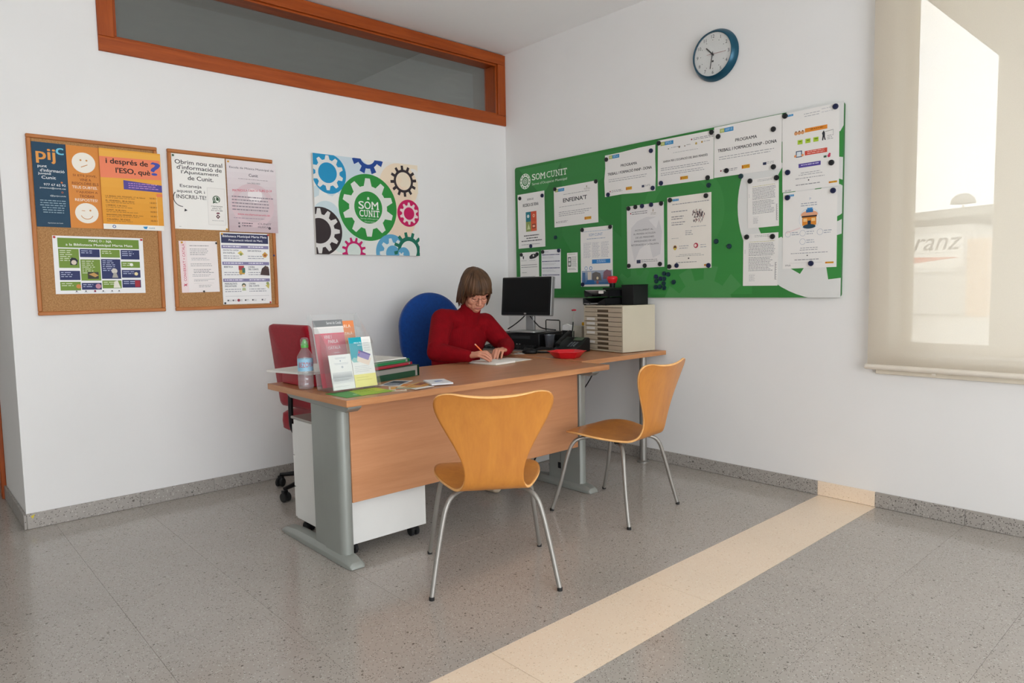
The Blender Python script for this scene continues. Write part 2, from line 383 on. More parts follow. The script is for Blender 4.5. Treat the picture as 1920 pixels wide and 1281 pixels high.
def blind_mat():
    m = bpy.data.materials.new('screen_fabric'); m.use_nodes = True; nt = m.node_tree; N = nt.nodes; L = nt.links
    out = N['Material Output']; N.remove(N['Principled BSDF'])
    d = N.new('ShaderNodeBsdfDiffuse'); d.inputs[0].default_value = (.66, .60, .52, 1)
    t = N.new('ShaderNodeBsdfTranslucent'); t.inputs[0].default_value = (.92, .885, .81, 1)
    x = N.new('ShaderNodeBsdfTransparent'); x.inputs[0].default_value = (1, .99, .97, 1)
    tc = N.new('ShaderNodeTexCoord'); w = N.new('ShaderNodeTexNoise'); w.inputs['Scale'].default_value = 300; L.new(tc.outputs['Object'], w.inputs['Vector'])
    m1 = N.new('ShaderNodeMixShader'); m1.inputs[0].default_value = .62; L.new(d.outputs[0], m1.inputs[1]); L.new(t.outputs[0], m1.inputs[2])
    m2 = N.new('ShaderNodeMixShader'); mr = N.new('ShaderNodeMapRange'); mr.inputs[3].default_value = .33; mr.inputs[4].default_value = .39
    L.new(w.outputs['Fac'], mr.inputs[0]); L.new(mr.outputs[0], m2.inputs[0]); L.new(m1.outputs[0], m2.inputs[1]); L.new(x.outputs[0], m2.inputs[2]); L.new(m2.outputs[0], out.inputs[0])
    return m
bl = thing('roller_blind', 'beige see-through roller blind with cream bottom bar over the window', 'blind', (-.05, -3.55, .738))
MB().box(-.0006, .0006, -.80, .752, .006, 2.10).build('fabric', blind_mat(), bl, smooth=False)
BAR = mat('cream_bar', (.80, .74, .64, 1), rough=.35)
MB().lathe([(0, -.80), (.014, -.80), (.014, .758), (.012, .764), (0, .764)], 20, R(-PI/2, 'X')).build('bottom_bar', BAR, bl)
MB().lathe([(0, -.80), (.030, -.80), (.030, .762), (0, .762)], 20, T(.012, 0, 2.12) @ R(-PI/2, 'X')).build('roller_tube', BAR, bl)
MB().box(-.004, .004, .44, .455, -.022, -.012).build('bar_clip', BAR, bl, smooth=False)
# window sill ledge that shows under the bar
struct(MB().box(-.022, .19, WY0+.02, WY1+.045, .70, .722).build('window_sill', FR, bevel=.003))

# ------------------------------------------------------------------ outside the window
GR = mat('pale_paving', (.42, .40, .36, 1), rough=.8, var=.06)
struct(MB().box(.3, 60, -50, 50, -.4, -.15).build('ground_outside', GR, smooth=False))
CR = mat('cream_render', (.33, .28, .21, 1), rough=.8, var=.04)
struct(MB().box(.27, 4.2, -9, -2.63, 2.92, 3.3).build('roof_porch', CR, smooth=False))
struct(MB().box(2.86, 3.3, -4.6, -2.63, -.15, 2.92).build('column_porch', CR, bevel=.01))
sb = thing('shop_building', 'low white roadside building with a slanted lettered sign, seen through the blind', 'building', (25, 7, -.15))
OW = mat('outside_white', (.62, .61, .58, 1), rough=.7); OG = mat('outside_grey', (.30, .30, .27, 1), rough=.7)
MB().box(.02, 6, -3.9, 8, 0, 3.25).build('wall', OW, sb, bevel=.02)
MB().prism([(-4.6, 3.85), (8, 3.4), (8, 3.15), (-4.6, 3.55)], -.3, 6, Matrix(((0, 0, 1, 0), (1, 0, 0, 0), (0, 1, 0, 0), (0, 0, 0, 1)))).build('roof', OG, sb, smooth=False)
MB().box(-.05, .02, -4.4, -3.45, 0, 2.9).build('gate_pillar', OW, sb, bevel=.01)
MB().box(-.04, .02, -3.4, 8, 1.55, 2.95).build('sign_panel', mat('sign_white', (.70, .69, .66, 1), rough=.5), sb, bevel=.004)
ob = tag(MB().box(-.5, .5, -.30, .30, 0, 2.65).build('storage_box', mat('orange_plastic', (.62, .42, .27, 1)), loc=(24.2, 2.72, -.15), bevel=.04), 'pale orange upright container beside the roadside building, seen through the blind', 'container')
lamp = thing('street_lamp', 'mushroom-topped street lamp rising over the roadside building roof', 'lamp', (32, 5.4, -.15))
MB().lathe([(0, 0), (.06, 0), (.04, 4.55), (0, 4.55)], 12).build('pole', OG, lamp)
MB().lathe([(0, 4.6), (.5, 4.62), (.43, 4.86), (.24, 5.02), (0, 5.07)], 20).build('lamp_shade', OG, lamp)

# ------------------------------------------------------------------ flat print
TXT = {}
def text_mesh(s, bold=0.0, shear=0.0):
    k = (s, bold, shear)
    if k in TXT: return TXT[k]
    cu = bpy.data.curves.new('lettering', 'FONT'); cu.body = s; cu.size = 1; cu.resolution_u = 3; cu.offset = bold; cu.shear = shear; cu.fill_mode = 'FRONT'
    o = bpy.data.objects.new('lettering', cu); COL.objects.link(o)
    dg = bpy.context.evaluated_depsgraph_get()
    me = bpy.data.meshes.new_from_object(o.evaluated_get(dg))
    vs = [(v.co.x, v.co.y) for v in me.vertices]; fs = [tuple(p.vertices) for p in me.polygons]
    bpy.data.objects.remove(o); bpy.data.curves.remove(cu); bpy.data.meshes.remove(me)
    TXT[k] = (vs, fs); return TXT[k]

def clip(poly, x0, y0, x1, y1):
    for ax, lim, sg in ((0, x0, 1), (0, x1, -1), (1, y0, 1), (1, y1, -1)):
        out = []
        for i in range(len(poly)):
            a, b = poly[i-1], poly[i]; da, db = sg*(a[ax]-lim), sg*(b[ax]-lim)
            if (da >= 0) != (db >= 0):
                t = da/(da-db); out.append((a[0]+(b[0]-a[0])*t, a[1]+(b[1]-a[1])*t))
            if db >= 0: out.append(b)
        poly = out
        if len(poly) < 3: return []
    return poly

class Print:
    """flat ink on a sheet of w x h metres; fractions of the sheet, origin top left"""
    def __init__(s, w, h, th=.0006, bg='#f2f0ea', k=1.0, outline=None, side=None, seed=1):
        s.w, s.h, s.th, s.k = w, h, th, k; s.v = []; s.f = []; s.c = []; s.z = th; s.r = random.Random(seed)
        c = H(bg, k); sc = H(side, k) if side else c
        poly = outline or [(-w/2, -h/2), (w/2, -h/2), (w/2, h/2), (-w/2, h/2)]
        n = len(poly)
        s.v += [(p[0], p[1], 0) for p in poly]+[(p[0], p[1], th) for p in poly]
        s.f += [tuple(reversed(range(n))), tuple(range(n, 2*n))]+[(i, (i+1) % n, (i+1) % n+n, i+n) for i in range(n)]
        s.c += [c, c]+[sc]*n
        s.cl = True
    def P(s, x, y): return ((x-.5)*s.w, (.5-y)*s.h)
    def _poly(s, pts, col, metric=False):
        p = pts if metric else [s.P(*q) for q in pts]
        if s.cl: p = clip(p, -s.w/2, -s.h/2, s.w/2, s.h/2)
        if len(p) < 3: return
        o = len(s.v); s.v += [(a, b, s.z) for a, b in p]
        ar = sum(p[i-1][0]*p[i][1]-p[i][0]*p[i-1][1] for i in range(len(p)))
        idx = list(range(o, o+len(p)))
        s.f.append(tuple(idx if ar > 0 else idx[::-1])); s.c.append(H(col, s.k) if isinstance(col, str) else col)
    def up(s): s.z += 2.5e-5
    def rect(s, x0, y0, x1, y1, col): s.up(); s._poly([(x0, y0), (x1, y0), (x1, y1), (x0, y1)], col)
    def poly(s, pts, col): s.up(); s._poly(pts, col)
    def grad(s, x0, y0, x1, y1, ca, cb, n=10):
        s.up(); a, b = H(ca, s.k), H(cb, s.k)
        for i in range(n):
            t = (i+.5)/n; s._poly([(x0, y0+(y1-y0)*i/n), (x1, y0+(y1-y0)*i/n), (x1, y0+(y1-y0)*(i+1)/n), (x0, y0+(y1-y0)*(i+1)/n)], tuple(a[q]*(1-t)+b[q]*t for q in range(4)))
    def disc(s, cx, cy, r, col, n=28, ry=None, r0=0.0, a0=0.0, a1=2*PI):
        """r in metres"""
        s.up(); X, Y = s.P(cx, cy); ry = ry or r
        for i in range(n):
            a, b = a0+(a1-a0)*i/n, a0+(a1-a0)*(i+1)/n; q = r0/r
            o1, o2 = (X+r*math.cos(a), Y+ry*math.sin(a)), (X+r*math.cos(b), Y+ry*math.sin(b))
            if r0: s._poly([(X+r*q*math.cos(a), Y+ry*q*math.sin(a)), o1, o2, (X+r*q*math.cos(b), Y+ry*q*math.sin(b))], col, True)
            else: s._poly([(X, Y), o1, o2], col, True)
    def gear(s, cx, cy, ri, rb, rt, n, col, rot=0.0, wb=.68, wt=.29):
        s.up(); X, Y = s.P(cx, cy); st = 2*PI/n
        pol = lambda r, a: (X+r*math.cos(a), Y+r*math.sin(a))
        for i in range(n):
            c = rot+st*i; m = 5
            for j in range(m):
                a, b = c-st/2+st*j/m, c-st/2+st*(j+1)/m
                if ri: s._poly([pol(ri, a), pol(rb, a), pol(rb, b), pol(ri, b)], col, True)
                else: s._poly([(X, Y), pol(rb, a), pol(rb, b)], col, True)
            s.z += 8e-6; s._poly([pol(rb*.985, c-st*wb/2), pol(rt, c-st*wt/2), pol(rt, c+st*wt/2), pol(rb*.985, c+st*wb/2)], col, True); s.z -= 8e-6
    def text(s, t, x0, y0, x1, y1, col, bold=.01, shear=0.0, rot=0.0):
        """lettering squeezed into the box x0..x1, y0..y1 (fractions)"""
        vs, fs = text_mesh(t, 0.0, shear)
        if not vs: return
        s.up(); mx0, mx1 = min(v[0] for v in vs), max(v[0] for v in vs); my0, my1 = min(v[1] for v in vs), max(v[1] for v in vs)
        (ax, ay), (bx, by) = s.P(x0, y1), s.P(x1, y0); c = H(col, s.k) if isinstance(col, str) else col
        cx, cy = (ax+bx)/2, (ay+by)/2; cr, sr = math.cos(rot), math.sin(rot); o = len(s.v)
        ex = max(0, bold-.006)*abs(by-ay)*.62; offs = ((0, 0),) if ex == 0 else ((-ex, ex*.5), (ex, ex*.5), (-ex, -ex*.5), (ex, -ex*.5))
        for ox, oy in offs:
            o = len(s.v)
            for vx, vy in vs:
                X = ax+(vx-mx0)/(mx1-mx0+1e-9)*(bx-ax)+ox; Y = ay+(vy-my0)/(my1-my0+1e-9)*(by-ay)+oy
                if rot: X, Y = cx+(X-cx)*cr-(Y-cy)*sr, cy+(X-cx)*sr+(Y-cy)*cr
                s.v.append((X, Y, s.z))
            for f in fs: s.f.append(tuple(i+o for i in f)); s.c.append(c)
            s.z += 5e-6
    def greek(s, x0, y0, x1, n, lh, col, th=.36, ragged=.25, center=False):
        """lines of body copy too small to read: word-long dashes"""
        s.up()
        for i in range(n):
            y = y0+i*lh; L = (x1-x0)*(1-s.r.random()*ragged); a = x0+((x1-x0-L)/2 if center else 0); e = a+L
            while a < e-.006:
                w = min(s.r.uniform(.018, .075), e-a); s._poly([(a, y), (a+w, y), (a+w, y+lh*th), (a, y+lh*th)], col); a += w+.012
    def slab(s, t, x0, y0, x1, y1, col, bold=.03):
        """slab-serif capitals: sans letters with serif bars added"""
        wd = dict(S=.62, O=.74, M=.92, C=.68, U=.76, N=.78, I=.40, T=.68); sp = .07
        tot = sum(wd[c] for c in t)+sp*(len(t)-1); k = (x1-x0)/tot; x = x0; hb = (y1-y0)*.13
        def bar(a, b, top): s._poly([(a, y0 if top else y1-hb), (b, y0 if top else y1-hb), (b, y0+hb if top else y1), (a, y0+hb if top else y1)], col)
        for c in t:
            w = wd[c]*k; i = w*(.07 if c == 'M' else .13) if c in 'MUN' else 0
            a, b = x+i, x+w-i
            if c == 'I': s.up(); s._poly([(x+w*.3, y0), (x+w*.7, y0), (x+w*.7, y1), (x+w*.3, y1)], col)
            else: s.text(c, a, y0, b, y1, col, bold)
            e = w*.14
            if c == 'M': bar(x, a+e*1.6, 0); bar(b-e*1.6, x+w, 0)
            if c == 'U': bar(x, a+e*1.9, 1); bar(b-e*1.9, x+w, 1)
            if c == 'N': bar(x, a+e, 1); bar(x, a+e*1.9, 0); bar(b-e*1.9, x+w, 1)
            if c == 'I': bar(x, x+w, 1); bar(x, x+w, 0)
            if c == 'T':
                bar(x+w*.25, x+w*.75, 0)
                for q in (x, x+w-e*.9): s._poly([(q, y0), (q+e*.9, y0), (q+e*.9, y0+hb*2), (q, y0+hb*2)], col)
            x += w+sp*k
    def line(s, x0, y0, x1, y1, w, col):
        s.up(); (ax, ay), (bx, by) = s.P(x0, y0), s.P(x1, y1); d = Vector((bx-ax, by-ay)); d.normalize(); nx, ny = -d.y*w/2, d.x*w/2
        s._poly([(ax+nx, ay+ny), (bx+nx, by+ny), (bx-nx, by-ny), (ax-nx, ay-ny)], col, True)
    def build(s, name, plane, u, v, off, rot=0.0, parent=None, matrix=None):
        me = bpy.data.meshes.new(name); me.from_pydata(s.v, [], s.f); me.materials.append(PRINT)
        at = me.color_attributes.new('Col', 'FLOAT_COLOR', 'CORNER'); buf = []
        for p, c in zip(me.polygons, s.c): buf += list(c)*p.loop_total
        at.data.foreach_set('color', buf)
        o = bpy.data.objects.new(name, me); COL.objects.link(o)
        if parent: o.parent = parent
        if matrix is not None: o.matrix_local = matrix
        else: o.matrix_local = face(plane, u, v, off) @ R(rot, 'Z')
        return o
def face(plane, u, v, off):
    """'A': on the north wall (u = x); 'B': on the east wall (u = y); off = distance from the wall"""
    if plane == 'A': return T(u, -off, v) @ R(PI/2, 'X')
    return T(-off, u, v) @ R(-PI/2, 'Z') @ R(PI/2, 'X')
# lettering of the roadside sign
ps = Print(1.65, 1.2, th=.004, bg='#dcdad4', k=1.2)
ps.text('ranz', .02, .10, .97, .47, '#2c2c30', bold=.03, shear=.35); ps.poly([(0, .86), (.0, .66), (.95, .70)], '#c04a22')
ps.greek(.04, .53, .8, 1, .1, '#a9a9aa')
ps.build('sign_lettering', 'B', -2.725, 2.32, .05, parent=sb)
# ------------------------------------------------------------------ cork boards on the north wall
CORK = mat('cork', H('#b0875c', 1.22), rough=.9, col2=H('#8e6740', 1.2), scale=170, bump=.5, bscale=120, spec=.15)
PINE = wood('pine_frame', H('#b5743f', 1.25), H('#96592b', 1.2), rough=.5, axis=0); PINEZ = wood('pine_frame_upright', H('#b5743f', 1.25), H('#96592b', 1.2), rough=.5, axis=2)
def corkboard(label, x0, x1, z0, z1):
    t = thing('cork_board', label, 'cork board', ((x0+x1)/2, 0, (z0+z1)/2)); w, h = (x1-x0)/2, (z1-z0)/2; b = .019
    MB().box(-w+.005, w-.005, -.011, -.001, -h+.005, h-.005).build('cork_panel', CORK, t, smooth=False)
    for nm, m, a in (('frame_rail', PINE, (-w, w, h-b, h)), ('frame_rail', PINE, (-w, w, -h, -h+b)), ('frame_stile', PINEZ, (-w, -w+b, -h+b, h-b)), ('frame_stile', PINEZ, (w-b, w, -h+b, h-b))):
        MB().box(a[0], a[1], -.022, -.0005, a[2], a[3]).build(nm, m, t, bevel=.004)
    return t
corkboard('left cork notice board in pine frame with navy, orange and yellow posters', -3.190, -2.593, 1.077, 1.977)
corkboard('right cork notice board in pine frame, nearer the gear picture', -2.540, -1.939, 1.077, 1.979)
PIN = [mat('red_pin', '#c02a2a', rough=.3), mat('black_pin', '#1c1d20', rough=.3), mat('yellow_pin', '#d8a12a', rough=.3), mat('blue_pin', '#1c2c66', rough=.3), mat('green_pin', '#2d5a3c', rough=.3)]
def pin(x, z, c, label, off=.0145):
    o = MB().lathe([(0, 0), (.0012, 0), (.0012, .004), (.0052, .004), (.006, .006), (.0045, .0085), (0, .0095)], 12, R(PI/2, 'X')).build('push_pin', PIN[c], loc=(x, -off, z))
    tag(o, label, 'push pin', 'push pins on the cork boards')

# navy and orange poster
p = Print(.298, .419, bg='#1d4159', seed=3)
p.rect(.49, 0, 1, 1, '#d98a3c'); p.rect(.482, 0, .492, 1, '#173447')
p.text('pij', .06, .075, .33, .245, '#e09a4a', bold=.045); p.text('c', .345, .05, .455, .13, '#6fc3dc', bold=.04)
for i, (t, x0, x1) in enumerate((('punt', .07, .20), ("d'informació", .10, .45), ('juvenil', .07, .25), ('Cunit', .115, .32))): p.text(t, x0, .268+i*.042, x1, .304+i*.042, '#eef2f2', bold=.02)
p.disc(.40, .462, .0045, '#c9703a'); p.text('977 67 62 92', .14, .482, .455, .508, '#e6ecec'); p.text('joventut@cunit.cat', .08, .525, .455, .550, '#dfe8e8')
p.disc(.40, .580, .0045, '#c9703a', r0=.003); p.text('@pijcunit', .22, .616, .45, .638, '#cfdada')
p.greek(.06, .68, .45, 6, .028, '#8fa9b4', center=True); p.text('Ajuntament de Cunit', .16, .945, .38, .962, '#cfdada')
for cy, wink in ((.20, 0), (.815, 1)):
    p.disc(.745, cy, .053, '#efe9dc', ry=.052)
    if not wink:
        p.disc(.70, cy-.03, .0045, '#c98b4a'); p.disc(.79, cy-.03, .0045, '#c98b4a'); p.line(.70, cy+.055, .80, cy+.022, .0035, '#c98b4a')
    else:
        p.line(.67, cy-.03, .72, cy-.028, .003, '#c98b4a'); p.disc(.80, cy-.035, .0045, '#c98b4a')
        p.disc(.745, cy+.005, .030, '#c98b4a', r0=.0265, a0=PI*1.12, a1=PI*1.88)
for i, (t, x0, x1, c) in enumerate((('SI ETS JOVE,', .57, .93, '#7b3f1e'), ('VINE A', .67, .84, '#7b3f1e'), ('RESOLDRE ELS', .55, .95, '#7b3f1e'), ('TEUS DUBTES.', .55, .93, '#f4ead8'), ("T'AJUDEM A", .60, .93, '#7b3f1e'), ('TROBAR', .65, .88, '#7b3f1e'), ('RESPOSTES!', .58, .92, '#f4ead8'))):
    y = .345+i*.047+(.012 if i > 3 else 0); p.text(t, x0, y, x1, y+.032, c, bold=.015)
tag(p.build('poster', 'A', -3.020, 1.732, .0122), 'navy and orange youth information poster with two smiley faces', 'poster')
# yellow poster
p = Print(.297, .420, bg='#e9a63a', seed=4)
p.grad(0, .02, 1, .93, '#eeb04a', '#e39a2c'); p.poly([(.0, .10), (.98, .09), (1, .34), (.0, .36)], '#ee8560')
p.text('i després de', .10, .115, .78, .20, '#2b1c18', bold=.05); p.text("l'ESO, què", .25, .225, .81, .31, '#2b1c18', bold=.05)
p.text('?', .83, .12, .985, .285, '#4452a8', bold=.05)
p.poly([(.36, .375), (1, .41), (1, .50), (.36, .49)], '#564a94'); p.greek(.44, .405, .96, 3, .027, '#c493c9')
p.rect(.90, .52, 1, .56, '#e7814f')
for i, t in enumerate(("LA BISBAL DEL PENEDÈS, 17 de febrer", 'EL VENDRELL, 28 de febrer', "L'ARBOÇ, 2 de març", 'CUNIT, 16 de març', 'BANYERES DEL PENEDÈS, 30 de març', "CALAFELL, 20 d'abril")):
    y = .575+i*.058; p.text(t, .06, y, .06+.0185*len(t), y+.022, '#5a3412', bold=.02); p.greek(.06, y+.03, .6, 1, .02, '#a8742c'); p.text('18.00 h', .78, y, .90, y+.02, '#5a3412')
p.rect(.895, .56, .902, .94, '#f0c880'); p.rect(0, .935, 1, 1, '#f0ede4'); p.disc(.17, .965, .0085, '#4a6a9c'); p.disc(.17, .965, .005, '#e6e6ea'); p.poly([(.64, .955), (.72, .95), (.70, .985), (.66, .98)], '#2f8fc4'); p.text('cunit', .74, .955, .84, .978, '#3a7f9c')
tag(p.build('poster', 'A', -2.728, 1.732, .0225), "yellow poster with salmon band asking 'i després de l'ESO, què?'", 'poster')
# library women's month
p = Print(.418, .297, bg='#eeeeee', seed=5)
p.rect(.05, .035, .95, .20, '#6f8f36'); p.text('MARÇ D', .385, .055, .525, .10, '#f2f2ea', bold=.03); p.disc(.545, .08, .006, '#8fae52'); p.text('NA', .575, .055, .635, .10, '#f2f2ea', bold=.03)
p.text('a la Biblioteca Municipal Marta Mata', .135, .125, .875, .178, '#f2f2ea', bold=.025)
G, Nv = '#76933a', '#2d3562'
cells = [(0, .22, .55, G), (0, .60, .76, Nv), (0, .79, .94, G), (1, .22, .36, Nv), (1, .40, .77, G), (1, .81, .93, Nv), (2, .22, .36, G), (2, .39, .74, Nv), (2, .77, .91, G), (3, .22, .39, Nv), (3, .43, .54, G), (3, .58, .72, Nv), (3, .76, .90, Nv)]
for c, a, b, col in cells:
    x0, x1 = .052+c*.227, .052+c*.227+.217; p.rect(x0, a, x1, b, col); p.greek(x0+.015, a+.025, x1-.06, max(1, int((b-a)/.05)), .034, '#d6dcc0' if col == G else '#b9bfd8')
p.poly([(.17, .40), (.19, .37), (.23, .38), (.255, .42), (.24, .50), (.17, .50)], '#22262e'); p.disc(.21, .455, .012, '#d8cabb'); p.rect(.35, .62, .47, .74, '#3a3a30'); p.poly([(.36, .66), (.42, .63), (.47, .68), (.43, .71)], '#c59a5a'); p.disc(.65, .60, .014, '#cfcabf'); p.poly([(.62, .72), (.64, .63), (.67, .63), (.69, .72)], '#a9a49a'); p.disc(.90, .65, .009, '#e8d9a6'); p.disc(.85, .485, .008, '#eef0e6'); p.rect(.88, .77, .94, .89, '#a32d3c'); p.disc(.245, .87, .011, '#d08a4a'); p.disc(.46, .87, .013, '#c58a98'); p.poly([(.64, .79), (.68, .77), (.71, .90), (.63, .90)], '#e6e3d6')
for i, x in enumerate((.22, .32, .42, .51, .61, .69)): p.disc(x, .955, .005 if i == 2 else .0035, '#8f2d46' if i == 2 else '#55585c'); p.greek(x-.02, .972, x+.03, 1, .012, '#9a9a9a')
tag(p.build('poster', 'A', -2.899, 1.331, .0118, rot=-.004), 'white landscape poster with green title bar and grid of green and navy boxes', 'poster')
# new information channel
p = Print(.296, .418, bg='#f1efe9', seed=6)
for i, (t, x0, x1) in enumerate((('Obrim nou canal', .065, .945), ("d'informació de", .095, .93), ("l'Ajuntament", .17, .865), ('de Cunit.', .285, .76))): p.text(t, x0, .075+i*.069, x1, .132+i*.069, '#26262a', bold=.03)
for i, (t, x0, x1) in enumerate((('Escaneja', .135, .53), ('aquest QR i', .075, .585), ('INSCRIU-TE!', .065, .605))): p.text(t, x0, .40+i*.07, x1, .452+i*.07, '#2b2b2e', bold=.025)
p.disc(.17, .585, .05, '#2b2b2e', r0=.046, a0=PI*.78, a1=PI*1.5, ry=.05); p.poly([(.20, .725), (.25, .75), (.19, .765)], '#2b2b2e')
p.rect(.63, .42, .965, .93, '#d9d6d0'); p.rect(.637, .425, .958, .925, '#efece6')
p.disc(.80, .575, .0215, '#38543a'); p.poly([(.735, .605), (.755, .58), (.775, .62), (.73, .635)], '#38543a'); p.disc(.80, .575, .0165, '#e9efe4'); p.disc(.80, .575, .0140, '#38543a')
p.poly([(.775, .545), (.79, .54), (.80, .56), (.79, .572), (.81, .598), (.825, .588), (.843, .603), (.835, .62), (.81, .618), (.775, .585)], '#e9efe4')
for i, t in enumerate(('T’INFORMEM', 'AMB EL TEU', '977 674 080')): p.text(t, .69+.02*(i == 1), .665+i*.028, .91-.02*(i == 1), .682+i*.028, '#3b3b3e', bold=.02)
p.poly([(.78, .775), (.80, .755), (.845, .755), (.855, .775)], '#7b3b4b'); p.poly([(.815, .78), (.855, .812), (.815, .845), (.775, .812)], '#5d3540'); p.disc(.815, .812, .004, '#e8e1d8'); p.text('Ajuntament de Cunit', .70, .862, .92, .876, '#55555a'); p.greek(.08, .965, .13, 1, .015, '#aaa')
tag(p.build('poster', 'A', -2.373, 1.748, .0118), "white poster with bold black text 'Obrim nou canal d'informació' and green phone badge", 'poster')
# music school
p = Print(.298, .420, bg='#dccfd0', seed=7)
p.grad(0, .0, 1, 1, '#e6dfe0', '#c9b4b8', 12); p.disc(.55, .47, .044, '#efe8e8'); p.disc(.50, .62, .13, '#d9c2c6', r0=.10)
p.text('Escola de Música Municipal de', .06, .09, .955, .125, '#55525a', bold=.02); p.text('Cunit', .44, .175, .625, .215, '#3e3c44', bold=.03)
p.greek(.2, .25, .85, 1, .02, '#9d8f95', center=True); p.text('curs 2022-2023', .40, .295, .66, .315, '#5d5660')
p.text('MATRÍCULA OBERTA CURS 23-24', .10, .385, .90, .425, '#d0455c', bold=.02, rot=.05)
p.greek(.08, .50, .95, 5, .045, '#8a7f88', th=.32); p.text('www.escolamusicacunit.cat', .18, .735, .84, .762, '#cf4a62', bold=.02); p.greek(.1, .80, .9, 1, .03, '#a894a0')
p.disc(.2, .88, .005, '#6a6068'); p.disc(.2, .925, .006, '#6a6068'); p.greek(.26, .87, .48, 2, .035, '#5e555e'); p.text('CUNIT', .58, .865, .86, .89, '#5e555e'); p.text('MUSICA', .58, .91, .80, .935, '#5e555e'); p.disc(.82, .935, .0085, '#5c5158')
tag(p.build('poster', 'A', -2.073, 1.744, .0225), 'greyish pink music school poster overhanging the right edge of the cork', 'poster')
# handwritten Catalan conversation sheet
p = Print(.210, .293, bg='#f0e9e6', seed=8)
p.rect(0, 0, .19, 1, '#f0dcdc'); p.text("CONVERSA'T + CATALÀ", -.40, .385, .60, .445, '#c53558', bold=.012, rot=PI/2)
p.line(.06, .87, .15, .83, .004, '#c5274c'); p.line(.07, .83, .14, .87, .004, '#c5274c')
p.greek(.27, .085, .80, 1, .03, '#777'); p.greek(.27, .15, .8, 4, .036, '#8d8d90', th=.3); p.greek(.3, .33, .8, 2, .03, '#9a9aa0', th=.3)
p.greek(.27, .44, .86, 2, .035, '#8d8d90', th=.3); p.greek(.34, .55, .88, 3, .03, '#7d7d82', th=.35); p.greek(.3, .65, .8, 2, .03, '#9a9aa0', th=.3); p.rect(.33, .745, .88, .752, '#aaa'); p.greek(.33, .77, .75, 1, .03, '#999'); p.rect(.33, .82, .85, .824, '#bbb'); p.greek(.45, .86, .8, 2, .03, '#999', th=.3)
tag(p.build('notice', 'A', -2.398, 1.326, .0118, rot=.012), 'white sheet with a red handwritten line up its left side', 'notice')
# library children's programme
p = Print(.294, .424, bg='#f1f0ee', seed=9)
p.rect(.02, .015, .98, .145, '#363a5c'); p.text('Biblioteca Municipal Marta Mata', .05, .035, .95, .075, '#eeeef2', bold=.025); p.text('Programació infantil de Març', .17, .09, .86, .125, '#eeeef2', bold=.02)
for i, y in enumerate((.175, .405, .64)):
    p.rect(.02, y, .98, y+.045, '#8a84a8'); p.greek(.05, y+.012, .45, 1, .04, '#e8e6f0'); p.greek(.55, y+.012, .92, 1, .04, '#e8e6f0')
for (t1, t2), (x, y) in zip((('ESCOLTA I JUGA', 'EN FAMÍLIA'), ('GIM ARTÍSTICA', ''), ('BEBETECA', ''), ("L'HORA", 'DEL CONTE'), ('MANUALITATS', 'ENCANTADES'), ("L'HORA", 'DEL CONTE')), ((.05, .235), (.54, .235), (.05, .465), (.54, .465), (.05, .70), (.54, .70))):
    p.text(t1, x, y, x+.022*len(t1), y+.024, '#34384f', bold=.03)
    if t2: p.text(t2, x, y+.033, x+.023*len(t2), y+.057, '#34384f', bold=.03)
    p.greek(x, y+.085, x+.36, 2, .03, '#9a9aa4', th=.35)
p.poly([(.33, .285), (.40, .25), (.46, .30), (.40, .31)], '#d8c46a'); p.disc(.40, .30, .008, '#8a9a5a'); p.poly([(.84, .30), (.90, .26), (.96, .30), (.92, .34), (.87, .34)], '#c99a4a'); p.disc(.90, .31, .006, '#a34a3a'); p.rect(.34, .46, .45, .52, '#b04a52'); p.rect(.35, .52, .46, .58, '#cfa24a'); p.rect(.41, .49, .47, .56, '#4a7a6a'); p.poly([(.78, .59), (.82, .50), (.90, .455), (.97, .50), (.98, .60)], '#4a3a38'); p.disc(.93, .49, .010, '#5a463e'); p.disc(.43, .735, .012, '#4e5a4a'); p.disc(.43, .745, .008, '#e2c8a8'); p.poly([(.40, .77), (.46, .77), (.47, .81), (.39, .81)], '#b9c59a'); p.disc(.93, .71, .009, '#9aa464'); p.poly([(.88, .74), (.97, .72), (.95, .79)], '#c8ba6a')
for i, x in enumerate((.10, .20, .31, .45, .60, .80)): p.disc(x, .945, .0085 if i == 2 else .005, '#9a3a4a' if i == 2 else '#5c5c62'); p.greek(x+.02, .935, x+.08, 2, .016, '#999', th=.3)
p.rect(.05, .885, .95, .888, '#aaa')
tag(p.build('poster', 'A', -2.129, 1.316, .0150), 'white programme sheet with navy heading and lavender bars, lower right of the right board', 'poster')
for x, z, c, l, o in ((-3.100, 1.472, 0, 'red push pin at the top left of the green titled poster', .0132), (-2.698, 1.470, 0, 'red push pin at the top right of the green titled poster', .0132),
    (-2.511, 1.945, 4, 'dark green push pin at the top left of the white channel poster', .0132), (-2.234, 1.546, 2, 'yellow push pin at the bottom right of the white channel poster', .0132), (-2.212, 1.940, 2, 'yellow push pin at the top left of the pink music poster', .0245),
    (-2.490, 1.462, 2, 'yellow push pin on the handwritten red sheet', .0132), (-2.300, 1.463, 1, 'black push pin at the top right of the handwritten red sheet', .0132), (-2.383, 1.184, 1, 'black push pin at the bottom of the handwritten red sheet', .0132),
    (-2.266, 1.518, 2, 'yellow push pin at the top left of the lavender barred sheet', .017), (-1.990, 1.520, 0, 'red push pin at the top right of the lavender barred sheet', .0176), (-2.267, 1.112, 1, 'black push pin at the bottom left of the lavender barred sheet', .0168), (-1.993, 1.110, 0, 'red push pin at the bottom right of the lavender barred sheet', .0176), (-1.960, 1.397, 3, 'blue push pin in the right frame beside the lavender barred sheet', .0225)):
    pin(x, z, c, l, o)

